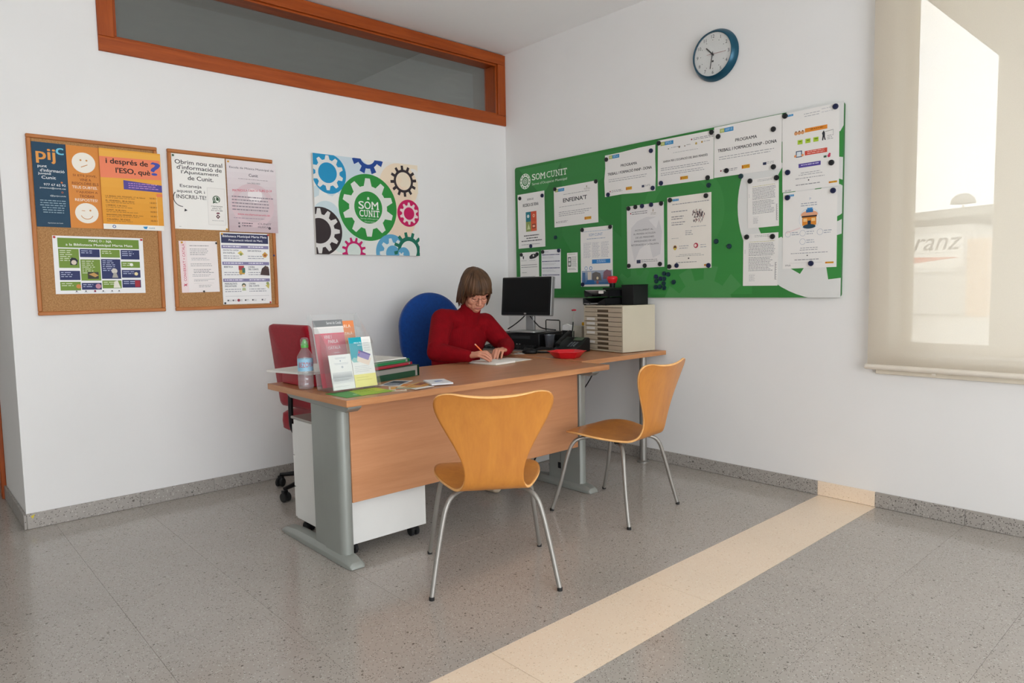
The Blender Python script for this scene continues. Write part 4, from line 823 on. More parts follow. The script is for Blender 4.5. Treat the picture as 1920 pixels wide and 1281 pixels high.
# ------------------------------------------------------------------ desks
BEECH = wood('beech_laminate', H('#b5825e', 1.15), H('#a36f4a', 1.1), rough=.33, axis=0, sc=.8)
BEECHY = wood('beech_laminate_y', H('#b5825e', 1.15), H('#a36f4a', 1.1), rough=.33, axis=1, sc=.8)
BEECHP = wood('beech_panel', H('#bb8660', 1.18), H('#ae7852', 1.15), rough=.38, axis=0, sc=.7)
EDGE = wood('beech_edging', H('#c08a5e', 1.1), H('#ac7448', 1.05), rough=.38, axis=0)
EDGEY = wood('beech_edging_y', H('#c08a5e', 1.1), H('#ac7448', 1.05), rough=.38, axis=1)
LEGM = mat('grey_leg_paint', '#949892', rough=.38, metal=.25, var=.02)
LEGD = mat('dark_slot', '#15161a', rough=.6)
STEEL = mat('satin_steel', '#98958f', rough=.42, metal=.6, var=.03)
BLACKP = mat('black_plastic', '#101113', rough=.45, var=.1, spec=.35)
BLACKM = mat('black_matt', '#0a0b0c', rough=.6, var=.1)
RUB = mat('rubber', '#1a1a1a', rough=.7)
DX0, DX1, DY0, DY1, DZ = -2.432, -.822, -1.737, -.978, .740
dk = thing('desk', 'beech office desk with grey metal legs and panelled front facing the two visitor chairs', 'desk', ((DX0+DX1)/2, -1.38, 0))
def L(o): return (o[0]-(DX0+DX1)/2, o[1]+1.38, o[2])
def dbox(x0, x1, y0, y1, z0, z1, nm, m, par=None, bv=.002):
    mb = MB(); a = L((x0, y0, z0)); b = L((x1, y1, z1)); mb.box(a[0], b[0], a[1], b[1], a[2], b[2]); return mb.build(nm, m, par or dk, bevel=bv)
dbox(DX0+.002, DX1-.002, DY0+.002, DY1-.002, DZ-.028, DZ, 'tabletop', BEECH)
dbox(DX0, DX1, DY0, DY0+.0019, DZ-.0275, DZ-.0006, 'edge_band', EDGE, bv=.0005); dbox(DX0, DX1, DY1-.0019, DY1, DZ-.0275, DZ-.0006, 'edge_band', EDGE, bv=.0005)
dbox(DX0, DX0+.0019, DY0+.002, DY1-.002, DZ-.0275, DZ-.0006, 'edge_band', EDGEY, bv=.0005); dbox(DX1-.0019, DX1, DY0+.002, DY1-.002, DZ-.0275, DZ-.0006, 'edge_band', EDGEY, bv=.0005)
dbox(-2.325, -.892, -1.562, -1.544, .262, .708, 'front_panel', BEECHP)
def desk_leg(xc, s):
    lg = MB(); w = .028
    prof = [(-w, -1.405), (-w, -1.535)]+[(-w+w*1.0*(1-math.cos(a)), -1.535-.034*math.sin(a)) for a in (PI/8, PI/4, 3*PI/8, PI/2)]+[(w*.6, -1.566), (w, -1.555), (w, -1.405)]
    lg.prism([L((xc+s*q[0]*1.0, q[1], 0))[:2] for q in prof], .040, .688)
    o = lg.build('leg', LEGM, dk, bevel=.002)
    b = L((xc, -1.345, 0)); MB().box(b[0]-.024, b[0]+.024, b[1]-.0585, b[1]+.042, .040, .688).build('leg_panel', LEGM, o, bevel=.004)
    MB().box(b[0]-.0255, b[0]+.0255, b[1]-.0599, b[1]-.0586, .045, .686).build('leg_seam', LEGD, o, smooth=False)
    f = MB(); n = 8; hw = .040
    sec = [(-1.640, .010, .030), (-1.628, .028, .036), (-1.59, .040, .040), (-1.54, .046, .040), (-1.1, .042, .039), (-.985, .030, .036), (-.955, .018, .032), (-.945, .010, .024)]
    vs = []; fs = []
    for y, h, q in sec:
        c = L((xc, y, 0)); vs += [(c[0]-q, c[1], .001), (c[0]+q, c[1], .001), (c[0]+q, c[1], h*.55), (c[0]+q*.6, c[1], h), (c[0]-q*.6, c[1], h), (c[0]-q, c[1], h*.55)]
    for i in range(len(sec)-1):
        for k in range(6): fs.append((i*6+k, i*6+(k+1) % 6, (i+1)*6+(k+1) % 6, (i+1)*6+k))
    fs += [tuple(range(6)), tuple(range(len(vs)-6, len(vs)))]
    f.add(vs, fs); f.build('foot', LEGM, o, bevel=.003)
    bm = MB(); a = L((xc, -1.66, 0)); c = L((xc, -1.06, 0))
    bm.prism([(a[1], .690), (a[1]+.03, .672), (c[1]-.05, .680), (c[1], .700), (c[1], .711), (a[1], .711)], a[0]-.032, a[0]+.032, Matrix(((0, 0, 1, 0), (1, 0, 0, 0), (0, 1, 0, 0), (0, 0, 0, 1))))
    bm.build('top_beam', LEGM, o, bevel=.004)
    if s < 0: MB().box(b[0]-.0262, b[0]+.0262, b[1]-.075, b[1]-.035, .105, .140).build('cable_hole', LEGD, o, smooth=False)
desk_leg(-2.352, 1); desk_leg(-.845, -1)
# return desk along the east wall
rd = thing('return_desk', 'beech side desk along the right wall carrying the monitor and drawer unit', 'desk', (-.41, -.9, 0))
MB().box(-.408, .406, -.628, .62, .717, .745).build('tabletop', BEECHY, rd, bevel=.002)
MB().box(-.409, .407, -.630, -.6281, .7175, .7445).build('edge_band', EDGE, rd, bevel=.0005)
lg = MB().lathe([(0, .014), (.024, .014), (.024, .716), (0, .716)], 24, T(.324, -.507, 0)).build('leg', STEEL, rd)
MB().lathe([(0, 0), (.040, 0), (.040, .006), (.028, .014), (0, .014)], 24, T(.324, -.507, 0)).build('foot_plate', STEEL, lg)
MB().lathe([(0, .014), (.024, .014), (.024, .716), (0, .716)], 24, T(.324, .54, 0)).build('leg', STEEL, rd)
MB().lathe([(0, .014), (.024, .014), (.024, .716), (0, .716)], 24, T(-.33, .54, 0)).build('leg', STEEL, rd)
tag(MB().tube(spline([(-.60, -1.44, .716), (-.64, -1.45, .64), (-.72, -1.45, .56), (-.80, -1.45, .51), (-.816, -1.45, .50)]), .0035, 8).build('power_cable', BLACKP), 'black cable hanging from the side desk beside the right desk leg', 'cable')
tag(MB().tube(spline([(-.60, -1.10, .714), (-.602, -1.10, .50), (-.60, -1.09, .28), (-.59, -1.05, .05), (-.57, -1.0, .004)]), .0022, 6).build('white_cable', mat('white_cable', '#c9c9c5')), 'thin white cable dropping from the side desk to the floor', 'cable')
wb = thing('junction_box', 'small white plastic box with black lead on the floor behind the right desk leg', 'box', (-.56, -.86, 0))
MB().box(-.10, .10, -.07, .07, .001, .16).build('body', mat('white_plastic', '#c8cac8', rough=.45), wb, bevel=.008)
MB().tube(spline([(-.13, -.12, .03), (-.06, -.085, .06), (.0, -.09, .07), (.06, -.10, .10), (.09, -.13, .13)]), .006, 8).build('lead', BLACKP, wb)

# pedestal
WM = mat('white_melamine', '#dcdcd8', rough=.45, var=.015)
pd = thing('drawer_pedestal', 'white mobile drawer pedestal on black castors under the left end of the desk', 'pedestal', (-2.12, -1.25, 0))
MB().box(-.20, .20, -.272, .255, .062, .555).build('body', WM, pd, bevel=.002)
for z0, z1 in ((.066, .215), (.219, .372), (.376, .528)):
    d = MB().box(-.199, .199, .257, .275, z0, z1).build('drawer', WM, pd, bevel=.002)
    MB().box(-.05, .05, .2755, .283, (z0+z1)/2+.03, (z0+z1)/2+.04).build('handle', STEEL, d, bevel=.002)
MB().box(-.203, .203, -.274, .277, .556, .568).build('top_panel', mat('grey_top', '#9a948c', rough=.4), pd, bevel=.002)
def caster(par, x, y, r=.024, m=None, rz=0):
    M = T(x, y, 0) @ R(rz, 'Z'); o = MB().box(-.015, .015, -.012, .012, r*1.2, r*2.5, M).build('caster', m or BLACKP, par, bevel=.003)
    for s in (-1, 1): MB().lathe([(0, -.009), (r*.8, -.009), (r, -.005), (r, .005), (r*.8, .009), (0, .009)], 20, M @ T(s*.014, .006, r+.0005) @ R(PI/2, 'Y')).build('wheel', RUB, o)
for x, y in ((-.165, -.22), (.165, -.22), (-.165, .2), (.165, .2)): caster(pd, x, y)

# ------------------------------------------------------------------ plywood visitor chairs
PLY = wood('honey_plywood', H('#c68338', 1.02), H('#b87432', .98), rough=.34, axis=2, sc=.6, coat=.15)
PLYE = mat('plywood_edge', H('#d6a468', 1.3), rough=.5, scale=40, var=.1)
def shell_mesh():
    prof = [(.222, .398), (.212, .408), (.19, .415), (.15, .418), (.10, .417), (.05, .413), (0, .408), (-.06, .402), (-.12, .397), (-.170, .398), (-.205, .410), (-.226, .432), (-.239, .468), (-.249, .515), (-.259, .570), (-.271, .630), (-.285, .685), (-.300, .733), (-.312, .765), (-.320, .785), (-.325, .797), (-.327, .801)]
    hw = [.085, .137, .176, .203, .218, .223, .217, .198, .171, .146, .129, .116, .110, .115, .138, .170, .200, .220, .2245, .216, .194, .155]
    n = 20; vs = []; fs = []
    for k, ((y, z), w) in enumerate(zip(prof, hw)):
        for i in range(n+1):
            u = -1+2*i/n; x = u*w; yy, zz = y, z
            if k < 9: zz += .010*u*u*(1-abs(k-5)/6)-.012*u*u*max(0, 1-k/4)
            else: yy += (.030*(x/.22)**2)*min(1, (k-9)/5)
            if k >= 16: zz -= .020*(1-min(1, abs(x)/.17)**2)*((k-15)/6)
            vs.append((x, yy, zz))
    for k in range(len(prof)-1):
        for i in range(n): a = k*(n+1)+i; fs.append((a, a+1, a+n+2, a+n+1))
    return vs, fs
def make_chair(label, loc, rz):
    t = thing('visitor_chair', label, 'chair', loc, rz, 'plywood visitor chairs')
    vs, fs = shell_mesh(); mb = MB(); mb.add(vs, fs); s = mb.build('shell', [PLY, PLYE], t, angle=60)
    sb = s.modifiers.new('smooth', 'SUBSURF'); sb.levels = 1; sb.render_levels = 1
    sm = s.modifiers.new('ply', 'SOLIDIFY'); sm.thickness = .010; sm.offset = 0; sm.material_offset_rim = 1
    for sx in (-1, 1):
        for pts in ([(.055, -.01, .384), (.110, -.085, .380), (.150, -.135, .373), (.176, -.160, .345), (.195, -.176, .285), (.222, -.203, .15), (.247, -.235, .006)],
                    [(.055, .03, .386), (.120, .082, .389), (.165, .118, .382), (.188, .142, .352), (.203, .160, .29), (.225, .190, .15), (.247, .232, .006)]):
            o = MB().tube(spline([(sx*p[0], p[1], p[2]) for p in pts], 6), .0098, 12).build('leg', STEEL, t)
            e = pts[-1]; MB().lathe([(0, .0005), (.0105, .0005), (.0108, .012), (.0095, .014), (0, .014)], 14, T(sx*e[0], e[1], 0)).build('rubber_foot', RUB, o)
    MB().box(-.085, .085, -.05, .07, .378, .3985).build('seat_mount', BLACKP, t, bevel=.006)
    for sx, sy in ((-1, -1), (1, -1), (-1, 1), (1, 1)): MB().lathe([(0, 0), (.013, 0), (.016, .014), (0, .014)], 12, T(sx*.136, sy*.098+.000, .3905 if sy > 0 else .383)).build('spacer', RUB, t)
    return t
make_chair('honey plywood shell chair with its back to us in front of the desk', (-1.965, -2.044, 0), math.atan2(-.57, .825))
make_chair('honey plywood shell chair at the right end of the desk, back toward the window wall', (-.957, -1.882, 0), math.radians(7))

# ------------------------------------------------------------------ swivel chairs
REDF = mat('red_upholstery', H('#8c0c1e', 1.15), rough=.85, var=.12, scale=60, bump=.15, bscale=400, sheen=.2, spec=.2)
BLUEF = mat('blue_upholstery', H('#0e3f86', 1.0), rough=.85, var=.12, scale=60, bump=.15, bscale=400, sheen=.25, spec=.2)
def pad(w, h, t, r, M, bulge=.02):
    """rounded cushion: w x h outline, thickness t along local z"""
    mb = MB(); rows = [(-1, .90), (-.75, .985), (0, 1.0), (.75, .985), (1, .90)]; ol = rrect(w, h, r, 14); n = len(ol); vs = []; fs = []
    for z, k in rows: vs += [(p[0]*k, p[1]*k, z*t/2) for p in ol]
    for i in range(len(rows)-1): fs += [(i*n+j, i*n+(j+1) % n, (i+1)*n+(j+1) % n, (i+1)*n+j) for j in range(n)]
    for base, zz in ((0, -t/2), (len(rows)-1, t/2)):
        prev = [base*n+j for j in range(n)]
        for k, q in ((.6, .8), (.25, 1.0)):
            o = len(vs); vs += [(p[0]*k*.9, p[1]*k*.9, zz+(bulge if zz > 0 else -bulge*.3)*q) for p in ol]
            cur = [o+j for j in range(n)]; fs += [(prev[j], prev[(j+1) % n], cur[(j+1) % n], cur[j]) for j in range(n)]; prev = cur
        fs.append(tuple(prev))
    mb.add(vs, fs, M); return mb
def swivel(name, label, loc, rz, fab, kind, seat_z=.46, sx=.47, sy=.45):
    t = thing(name, label, 'chair', loc, rz)
    for k in range(5):
        a = 2*PI*k/5+(1.127 if kind == 'red' else .3); c, s = math.cos(a), math.sin(a)
        o = MB().tube([(.03*c, .03*s, .085), (.16*c, .16*s, .088), (.285*c, .285*s, .072)], [.024, .020, .013], 10, flat=.8).build('base_arm', BLACKP, t)
        caster(o, .285*c, .285*s, .026, rz=a)
    MB().lathe([(0, .06), (.032, .06), (.032, .20), (.025, .205), (.025, .33), (.015, .34), (.015, .39), (0, .39)], 20).build('gas_column', BLACKP, t)
    MB().box(-.09, .09, -.12, .10, seat_z-.100, seat_z-.055).build('seat_mechanism', BLACKP, t, bevel=.008)
    pad(sx, sy, .11 if kind == 'red' else .075, .10, T(0, .06 if kind == 'red' else .02, seat_z-.01)).build('seat', fab, t, angle=80)
    if kind == 'red':
        pad(.42, .49, .05, .035, T(0, -.150, .745) @ R(math.radians(97), 'X') , .012).build('backrest', fab, t, angle=80)
        MB().tube(spline([(0, -.04, .345), (0, -.14, .345), (0, -.187, .40), (0, -.192, .52), (0, -.188, .62)]), .014, 10).build('back_stem', BLACKP, t)
    else:
        pad(.49, .58, .055, .243, T(0, -.26, .86) @ R(math.radians(96), 'X'), -.012).build('backrest', fab, t, angle=80)
        MB().tube(spline([(0, -.06, .40), (0, -.24, .395), (0, -.30, .46), (0, -.300, .62), (0, -.300, .75)]), .020, 10).build('back_stem', BLACKP, t)
    return t
swivel('swivel_chair', 'red fabric swivel chair on black castors between the wall and the desk', (-1.893, -.43, 0), math.radians(-85), REDF, 'red', .425, .46, .44)
swivel('swivel_chair', 'blue swivel chair with a rounded back, occupied by the woman in red', (-1.03, -.60, 0), math.radians(176), BLUEF, 'blue')
# ------------------------------------------------------------------ things on the desks
SZ = .7455
SILV = mat('silver_plastic', '#9fa09e', rough=.35, metal=.5)
# monitor
mo = thing('monitor', 'black flat computer monitor with silver sides on a grey stand', 'monitor', (-.42, -.665, .858), math.radians(193-180))
# local -x is the viewing direction
MT = T(0, 0, .25) @ R(math.radians(6), 'Y')
MB().prism(rrect(.415, .272, .008, 3), -.022, .016, MT @ Matrix(((0, 0, -1, 0), (1, 0, 0, 0), (0, 1, 0, 0), (0, 0, 0, 1)))).build('housing', SILV, mo, bevel=.003)
MB().prism(rrect(.407, .264, .007, 3), .0165, .020, MT @ Matrix(((0, 0, -1, 0), (1, 0, 0, 0), (0, 1, 0, 0), (0, 0, 0, 1)))).build('bezel', BLACKP, mo, bevel=.002)
MB().box(-.0208, -.0202, -.188, .188, -.112, .120, MT).build('screen', mat('dark_screen', '#08090a', rough=.4, var=.02, spec=.25), mo, smooth=False)
MB().lathe([(0, 0), (.010, 0), (.010, .001), (0, .001)], 20, MT @ T(-.0203, 0, -.1215) @ R(-PI/2, 'Y'), sx=.6).build('badge', SILV, mo)
MB().box(.025, .050, -.035, .035, .01, .22).build('stand_neck', SILV, mo, bevel=.006)
MB().prism(rrect(.17, .22, .03, 4, -.0, 0), .0005, .012).build('stand_base', SILV, mo, bevel=.003)
cb = MB().tube(spline([(.02, -.01, .17), (.0, .03, .11), (-.03, .08, .06), (-.06, .13, .022)]), .004, 8).build('cable', BLACKP, mo)
MB().tube(spline([(.02, .01, .13), (.03, -.05, .06), (.0, -.12, .03), (.05, -.20, .015)]), .004, 8).build('cable', BLACKP, mo)
# desktop computer lying flat
pc = thing('desktop_computer', 'low black desktop computer lying flat under the monitor', 'computer', (-.345, -.595, SZ), math.radians(13))
MB().box(-.16, .17, -.19, .19, .006, .108).build('case', BLACKP, pc, bevel=.004)
MB().box(-.1645, -.1605, -.185, .185, .010, .104).build('front_cover', BLACKM, pc, bevel=.002)
MB().box(-.168, -.165, -.12, .04, .070, .090).build('optical_drive', mat('dark_grey_plastic', '#2b2c2e', rough=.4), pc, bevel=.001)
MB().lathe([(0, 0), (.011, 0), (.011, .002), (0, .002)], 18, T(-.1650, .14, .07) @ R(-PI/2, 'Y')).build('power_button', SILV, pc)
for s in (-1, 1): MB().box(-.168, -.165, -.02+s*.012-.006, -.02+s*.012+.006, .03, .036).build('usb_port', SILV, pc, smooth=False)
for x in (-.12, .13):
    for y in (-.15, .15): MB().lathe([(0, 0), (.012, 0), (.012, .006), (0, .006)], 12, T(x, y, 0)).build('rubber_foot', RUB, pc)
# keyboard
kb = thing('keyboard', 'black keyboard with a pale edge in front of the desktop computer', 'keyboard', (-.60, -.64, SZ), math.radians(14))
MB().prism([(-.075, 0), (.075, 0), (.075, .026), (-.075, .012)], -.215, .215, R(PI/2, 'X')).build('body', BLACKP, kb, bevel=.002)
for r_ in range(5):
    for c_ in range(14):
        x = .055-r_*.0245; y = -.195+c_*.0288
        if 'KEY' not in globals():
            KEY = MB().prism([(-.010, -.012), (.010, -.012), (.008, .010), (-.008, .010)][:0] or rrect(.019, .023, .003, 1), 0, .006).build('key', BLACKM, kb, smooth=False); ko = KEY
        else: ko = bpy.data.objects.new('key', KEY.data); COL.objects.link(ko); ko.parent = kb
        ko.location = (x, y, .0195+x*.0935)
MB().box(-.0775, -.0752, -.213, .213, .001, .010).build('front_trim', SILV, kb, smooth=False)
# mouse, pad slip, stapler
ms = thing('mouse', 'black computer mouse beside the red dish', 'mouse', (-.70, -.975, SZ), math.radians(35))
mb = MB(); mb.ball((0, 0, .012), (.032, .052, .024), 18, 10)
for i, v in enumerate(mb.v): mb.v[i] = (v[0], v[1], max(v[2], .0005))
mb.build('body', BLACKP, ms); MB().lathe([(0, -.003), (.006, -.003), (.006, .003), (0, .003)], 12, T(0, .025, .033) @ R(PI/2, 'Y')).build('scroll_wheel', RUB, ms)
MB().tube(spline([(0, .052, .008), (.0, .09, .004), (.06, .16, .003), (.15, .20, .003)]), .002, 6).build('cable', BLACKP, ms)
tag(MB().box(-.05, .05, -.035, .035, 0, .002).build('paper_slip', mat('white_paper', '#dcdad4', rough=.6), loc=(-.715, -.91, SZ), rz=.5, smooth=False), 'small white paper slip under the edge of the mouse', 'paper')
st = thing('stapler', 'small black stapler lying between the mouse and the pen cup', 'stapler', (-.615, -1.015, SZ), math.radians(-58))
MB().box(-.055, .055, -.013, .013, 0, .010).build('base', BLACKP, st, bevel=.003); MB().prism([(-.055, .014), (.05, .026), (.052, .038), (-.02, .040), (-.055, .028)], -.011, .011, R(PI/2, 'X')).build('arm', BLACKP, st, bevel=.003); MB().box(-.05, .04, -.006, .006, .0105, .014).build('staple_rail', STEEL, st, smooth=False)
# pen cup, wire rack, desk tidy
pcup = thing('pen_cup', 'empty smoky plastic pen cup in front of the black desk tidy', 'cup', (-.43, -.888, SZ))
MB().lathe([(0, 0), (.026, 0), (.037, .100), (.039, .100), (.039, .103), (.035, .103), (.0245, .004), (0, .004)], 28).build('body', glassy('smoky_plastic', (.10, .11, .13, 1), .45, .12), pcup)
wr = tag(MB().tube([(0, .075, .004), (0, .075, .176), (0, .068, .183), (0, -.068, .183), (0, -.075, .176), (0, -.075, .004)], .004, 8).box(-.03, .03, -.078, .078, 0, .004).build('wire_book_end', BLACKP, loc=(-.135, -.63, SZ), rz=-.05), 'black wire book end standing behind the pen cup and computer', 'book end')
tidy = thing('desk_tidy', 'black open desk tidy box beside the desktop computer', 'organizer', (-.335, -.885, SZ), math.radians(0))
mb = MB(); mb.box(-.03, .09, -.055, -.050, .005, .095); mb.box(-.03, .09, .050, .055, .005, .095); mb.box(-.035, -.03, -.055, .055, 0, .06); mb.box(.09, .095, -.055, .055, 0, .12); mb.box(-.03, .09, -.05, .05, 0, .006)
mb.build('box', BLACKM, tidy, smooth=False)
tag(tidy)
# telephone
ph = thing('telephone', 'black desk telephone with handset, tilted up in front of the drawer unit', 'telephone', (-.455, -1.115, SZ), math.radians(16))
MB().prism([(-.10, .0), (.10, .0), (.10, .085), (.08, .092), (-.10, .028)], -.085, .085, R(PI/2, 'X')).build('body', BLACKP, ph, bevel=.005)
PM = T(-.01, 0, .0655) @ R(-math.radians(19.6), 'Y')
for r_ in range(4):
    for c_ in range(3): MB().prism(rrect(.014, .011, .002, 1), 0, .004, PM @ T(.0-r_*.018, -.045+c_*.020, -.004)).build('key', mat('grey_key', '#55585c', rough=.5), ph, smooth=False)
MB().box(.035, .075, -.062, .0, -.003, .0015, PM).build('display', mat('lcd', '#56604f', rough=.25), ph, smooth=False)
hs = MB().tube(spline([(-.09, .058, .052), (-.05, .058, .078), (.0, .058, .094), (.05, .058, .113), (.095, .058, .122)]), [.018]*5+[.014]*24+[.018]*4, 12, flat=.8).build('handset', BLACKP, ph)
MB().tube([(.02*math.cos(k*.9)*.4-.10, .085+.008*math.cos(k*.9), .012+.006*math.sin(k*.9)+.0) if False else (-.09+k*.0022, .088+.006*math.cos(k*.9), .010+.006*math.sin(k*.9)) for k in range(80)], .0016, 5).build('coiled_cord', BLACKP, ph)
# behind the phone: packet, box, yellow box
tag(MB().prism([(-.045, 0), (.05, 0), (.042, .15), (.01, .165), (-.038, .152)], -.012, .012, R(PI/2, 'X')).build('clear_packet', glassy('clear_foil', (.85, .85, .83, 1), .25, .1), loc=(-.205, -.85, SZ+.001), rz=1.9, bevel=.004), 'crumpled clear packet standing behind the telephone', 'packet')
nt_ = thing('note_box', 'pale card index box with dark stripes behind the telephone', 'box', (-.150, -.90, SZ), 1.65)
MB().box(-.05, .05, -.03, .03, 0, .150).build('body', mat('pale_card', '#b9b4a8', rough=.6), nt_, bevel=.002)
for k in range(4): MB().box(-.045+k*.024, -.033+k*.024, -.0315, -.0302, .02, .14).build('stripe', mat('dark_stripe', '#6f6c62'), nt_, smooth=False)
yb = thing('film_box', 'yellow and black small carton against the left side of the drawer unit', 'carton', (-.045, -.91, SZ), 1.55)
MB().box(-.04, .04, -.04, .04, 0, .17).build('body', mat('yellow_card', '#d3a022', rough=.5), yb, bevel=.002); MB().box(-.0405, .0405, -.0405, .0405, .11, .135).build('black_band', BLACKM, yb, smooth=False)
fl = thing('flower_pen', 'pen topped with a small red flower beside the drawer unit', 'pen', (-.345, -1.02, SZ))
MB().tube([(0, 0, .0), (.0, -.006, .14), (.004, -.012, .258)], .0022, 8).build('stem', mat('pale_stem', '#8f9484'), fl)
for k in range(6): MB().ball((.004+.009*math.cos(k*PI/3), -.012+.009*math.sin(k*PI/3), .268), (.008, .008, .006), 10, 6).build('petal', mat('red_petal', '#b03040', rough=.6), fl)
MB().ball((.004, -.012, .270), .006, 10, 6).build('flower_centre', mat('red_petal_dark', '#8a1f30'), fl)
MB().tube([(-.01, .012, .0), (-.004, -.012, .19)], .004, 8).build('cap', BLACKP, fl)
# red dish
rdm = mat('red_plastic', H('#c81a24', 1.15), rough=.3, var=.03)
tag(MB().lathe([(0, 0), (.072, 0), (.078, .003), (.108, .036), (.118, .038), (.119, .042), (.106, .042), (.075, .008), (0, .006)], 6, R(.3, 'Z')).build('red_dish', rdm, loc=(-.735, -1.335, SZ), bevel=.006, seg=3), 'red plastic dish with flared rim at the joint of the two desks', 'dish')

# drawer unit
du = thing('drawer_unit', 'beige desktop filing unit with nine shallow drawers', 'drawer unit', (-.165, -1.272, SZ), math.radians(-8))
BEI = mat('beige_metal', '#c3bba6', rough=.5, var=.02); BEI2 = mat('beige_drawer', '#b9ad98', rough=.45, var=.02); DKS = mat('drawer_recess', '#5a4c3a', rough=.6); GAP = mat('drawer_gap', '#3b342a', rough=.8)
UW, UH, UX = .188, .300, .142
mb = MB(); mb.box(-UX, UX, -UW, -UW+.010, .003, UH); mb.box(-UX, UX, UW-.010, UW, .003, UH); mb.box(-UX, UX, -UW+.0101, UW-.0101, UH-.012, UH); mb.box(-UX, UX, -UW+.0101, UW-.0101, .003, .014); mb.box(UX-.004, UX, -UW+.0101, UW-.0101, .0141, UH-.0121)
mb.build('casing', BEI, du, bevel=.0015)
MB().box(-UX+.006, -UX+.010, -UW+.0102, UW-.0102, .0142, UH-.0122).build('shadow_panel', GAP, du, smooth=False)
hh = (UH-.028)/9
for k in range(9):
    z0 = .0145+k*hh+.0012; z1 = z0+hh-.0030
    d = MB(); a, b = -UW+.012, UW-.012; q = .056
    d.box(-UX-.002, -UX+.0055, a, -q, z0, z1); d.box(-UX-.002, -UX+.0055, q, b, z0, z1); d.box(-UX-.002, -UX+.0055, -q, q, z0+hh*.50, z1); 
    o = d.build('drawer', BEI2, du, smooth=False)
    MB().box(-UX+.0035, -UX+.0054, -q, q, z0, z0+hh*.5).build('finger_recess', DKS, o, smooth=False)
    if k in (1, 3, 4, 5, 6): MB().box(-UX-.0027, -UX-.0022, .075, .155, z0+.006, z1-.006).build('drawer_label', mat('white_paper', '#dcdad4'), o, smooth=False)
for y in (-UW+.02, UW-.02):
    for x in (-UX+.02, UX-.02): MB().lathe([(0, 0), (.008, 0), (.008, .003), (0, .003)], 10, T(x, y, 0)).build('rubber_foot', RUB, du)
TZ = SZ+UH+.0005
# letter trays
for k, lab in enumerate(('lower black letter tray on the beige drawer unit', 'upper black letter tray holding loose papers, on the beige drawer unit')):
    lt = thing('letter_tray', lab, 'tray', (-.165, -1.185-.008*k, TZ+.052*k), math.radians(-5+6*k))
    mb = MB(); a, b = .135, .105
    mb.box(-a, a, -b, b, .004, .008); mb.box(-a, a, -b, -b+.004, .008, .046); mb.box(-a, a, b-.004, b, .008, .046); mb.box(a-.004, a, -b+.004, b-.004, .008, .046)
    mb.prism([(-b, .008), (-b*.35, .008), (-b*.35, .020), (-b, .046)], -a, -a+.004, Matrix(((0, 0, 1, 0), (1, 0, 0, 0), (0, 1, 0, 0), (0, 0, 0, 1)))); mb.prism([(b, .008), (b, .046), (b*.35, .020), (b*.35, .008)], -a, -a+.004, Matrix(((0, 0, 1, 0), (1, 0, 0, 0), (0, 1, 0, 0), (0, 0, 0, 1))))
    mb.build('tray', BLACKP, lt, smooth=False)
    for x in (-a+.01, a-.01):
        for y in (-b+.01, b-.01): MB().box(x-.006, x+.006, y-.006, y+.006, 0, .004).build('foot', BLACKP, lt, smooth=False)
    MB().box(-a-.0015, -a-.0002, -.06, -.02, .024, .042).build('tab', mat('white_paper', '#dcdad4'), lt, smooth=False) if k else None
def papers(nm, label, loc, w, h, rz, n=1, m=None, curl=0.0, cat='paper'):
    mb = MB(); N = 10; vs = []; fs = []; t = .0006*n
    for i in range(N+1):
        u = i/N; x = -w/2+w*u; z = curl*((2*u-1)**2)*(1 if u < .5 else .4)
        for y in (-h/2, h/2): vs += [(x, y, z), (x, y, z+t)]
    for i in range(N):
        a = i*4; b = a+4; fs += [(a, b, b+2, a+2), (a+1, a+3, b+3, b+1), (a, a+1, b+1, b), (a+2, b+2, b+3, a+3)]
    fs += [(0, 2, 3, 1), (N*4, N*4+1, N*4+3, N*4+2)]; mb.add(vs, fs)
    o = mb.build(nm, m or mat('white_paper', '#dcdad4', rough=.6), loc=loc, rz=rz); return tag(o, label, cat)
papers('loose_papers', 'loose grey-white papers slumping over the upper letter tray', (-.185, -1.178, TZ+.052+.0095), .22, .17, .0, 5, mat('grey_paper', '#b9b8b6', rough=.6), curl=.035)
papers('loose_papers', 'few white papers in the lower letter tray', (-.19, -1.17, TZ+.0092), .21, .18, .02, 5, mat('grey_paper', '#b9b8b6', rough=.6))
bf = thing('card_file', 'black box file standing on the right of the beige drawer unit', 'box file', (-.115, -1.372, TZ), math.radians(-4))
MB().box(-.07, .07, -.052, .052, 0, .125).build('body', BLACKM, bf, bevel=.002); MB().box(-.0712, .0712, -.0532, .0532, .1255, .131).build('lid', BLACKP, bf, bevel=.001)
bf.location.y = -1.365
pd2 = thing('desk_sponge', 'small red cup-shaped holder standing above the letter trays near the blue tinted sheet', 'holder', (-.10, -1.165, TZ+.1135))
mb = MB().lathe([(0, 0), (.018, 0), (.020, .02), (.020, .03), (0, .03)], 18).build('base', BLACKP, pd2); MB().lathe([(0, .0305), (.026, .0305), (.037, .058), (.037, .064), (.031, .075), (0, .078)], 20).build('cup', rdm, pd2)
tag(MB().box(-.125, -.0, -.07, .09, .0, .012).build('black_folder', BLACKM, loc=(-.03, -1.215, TZ+.1005), rz=.02, bevel=.002), 'thin black folder lying on top of the upper letter tray', 'folder')

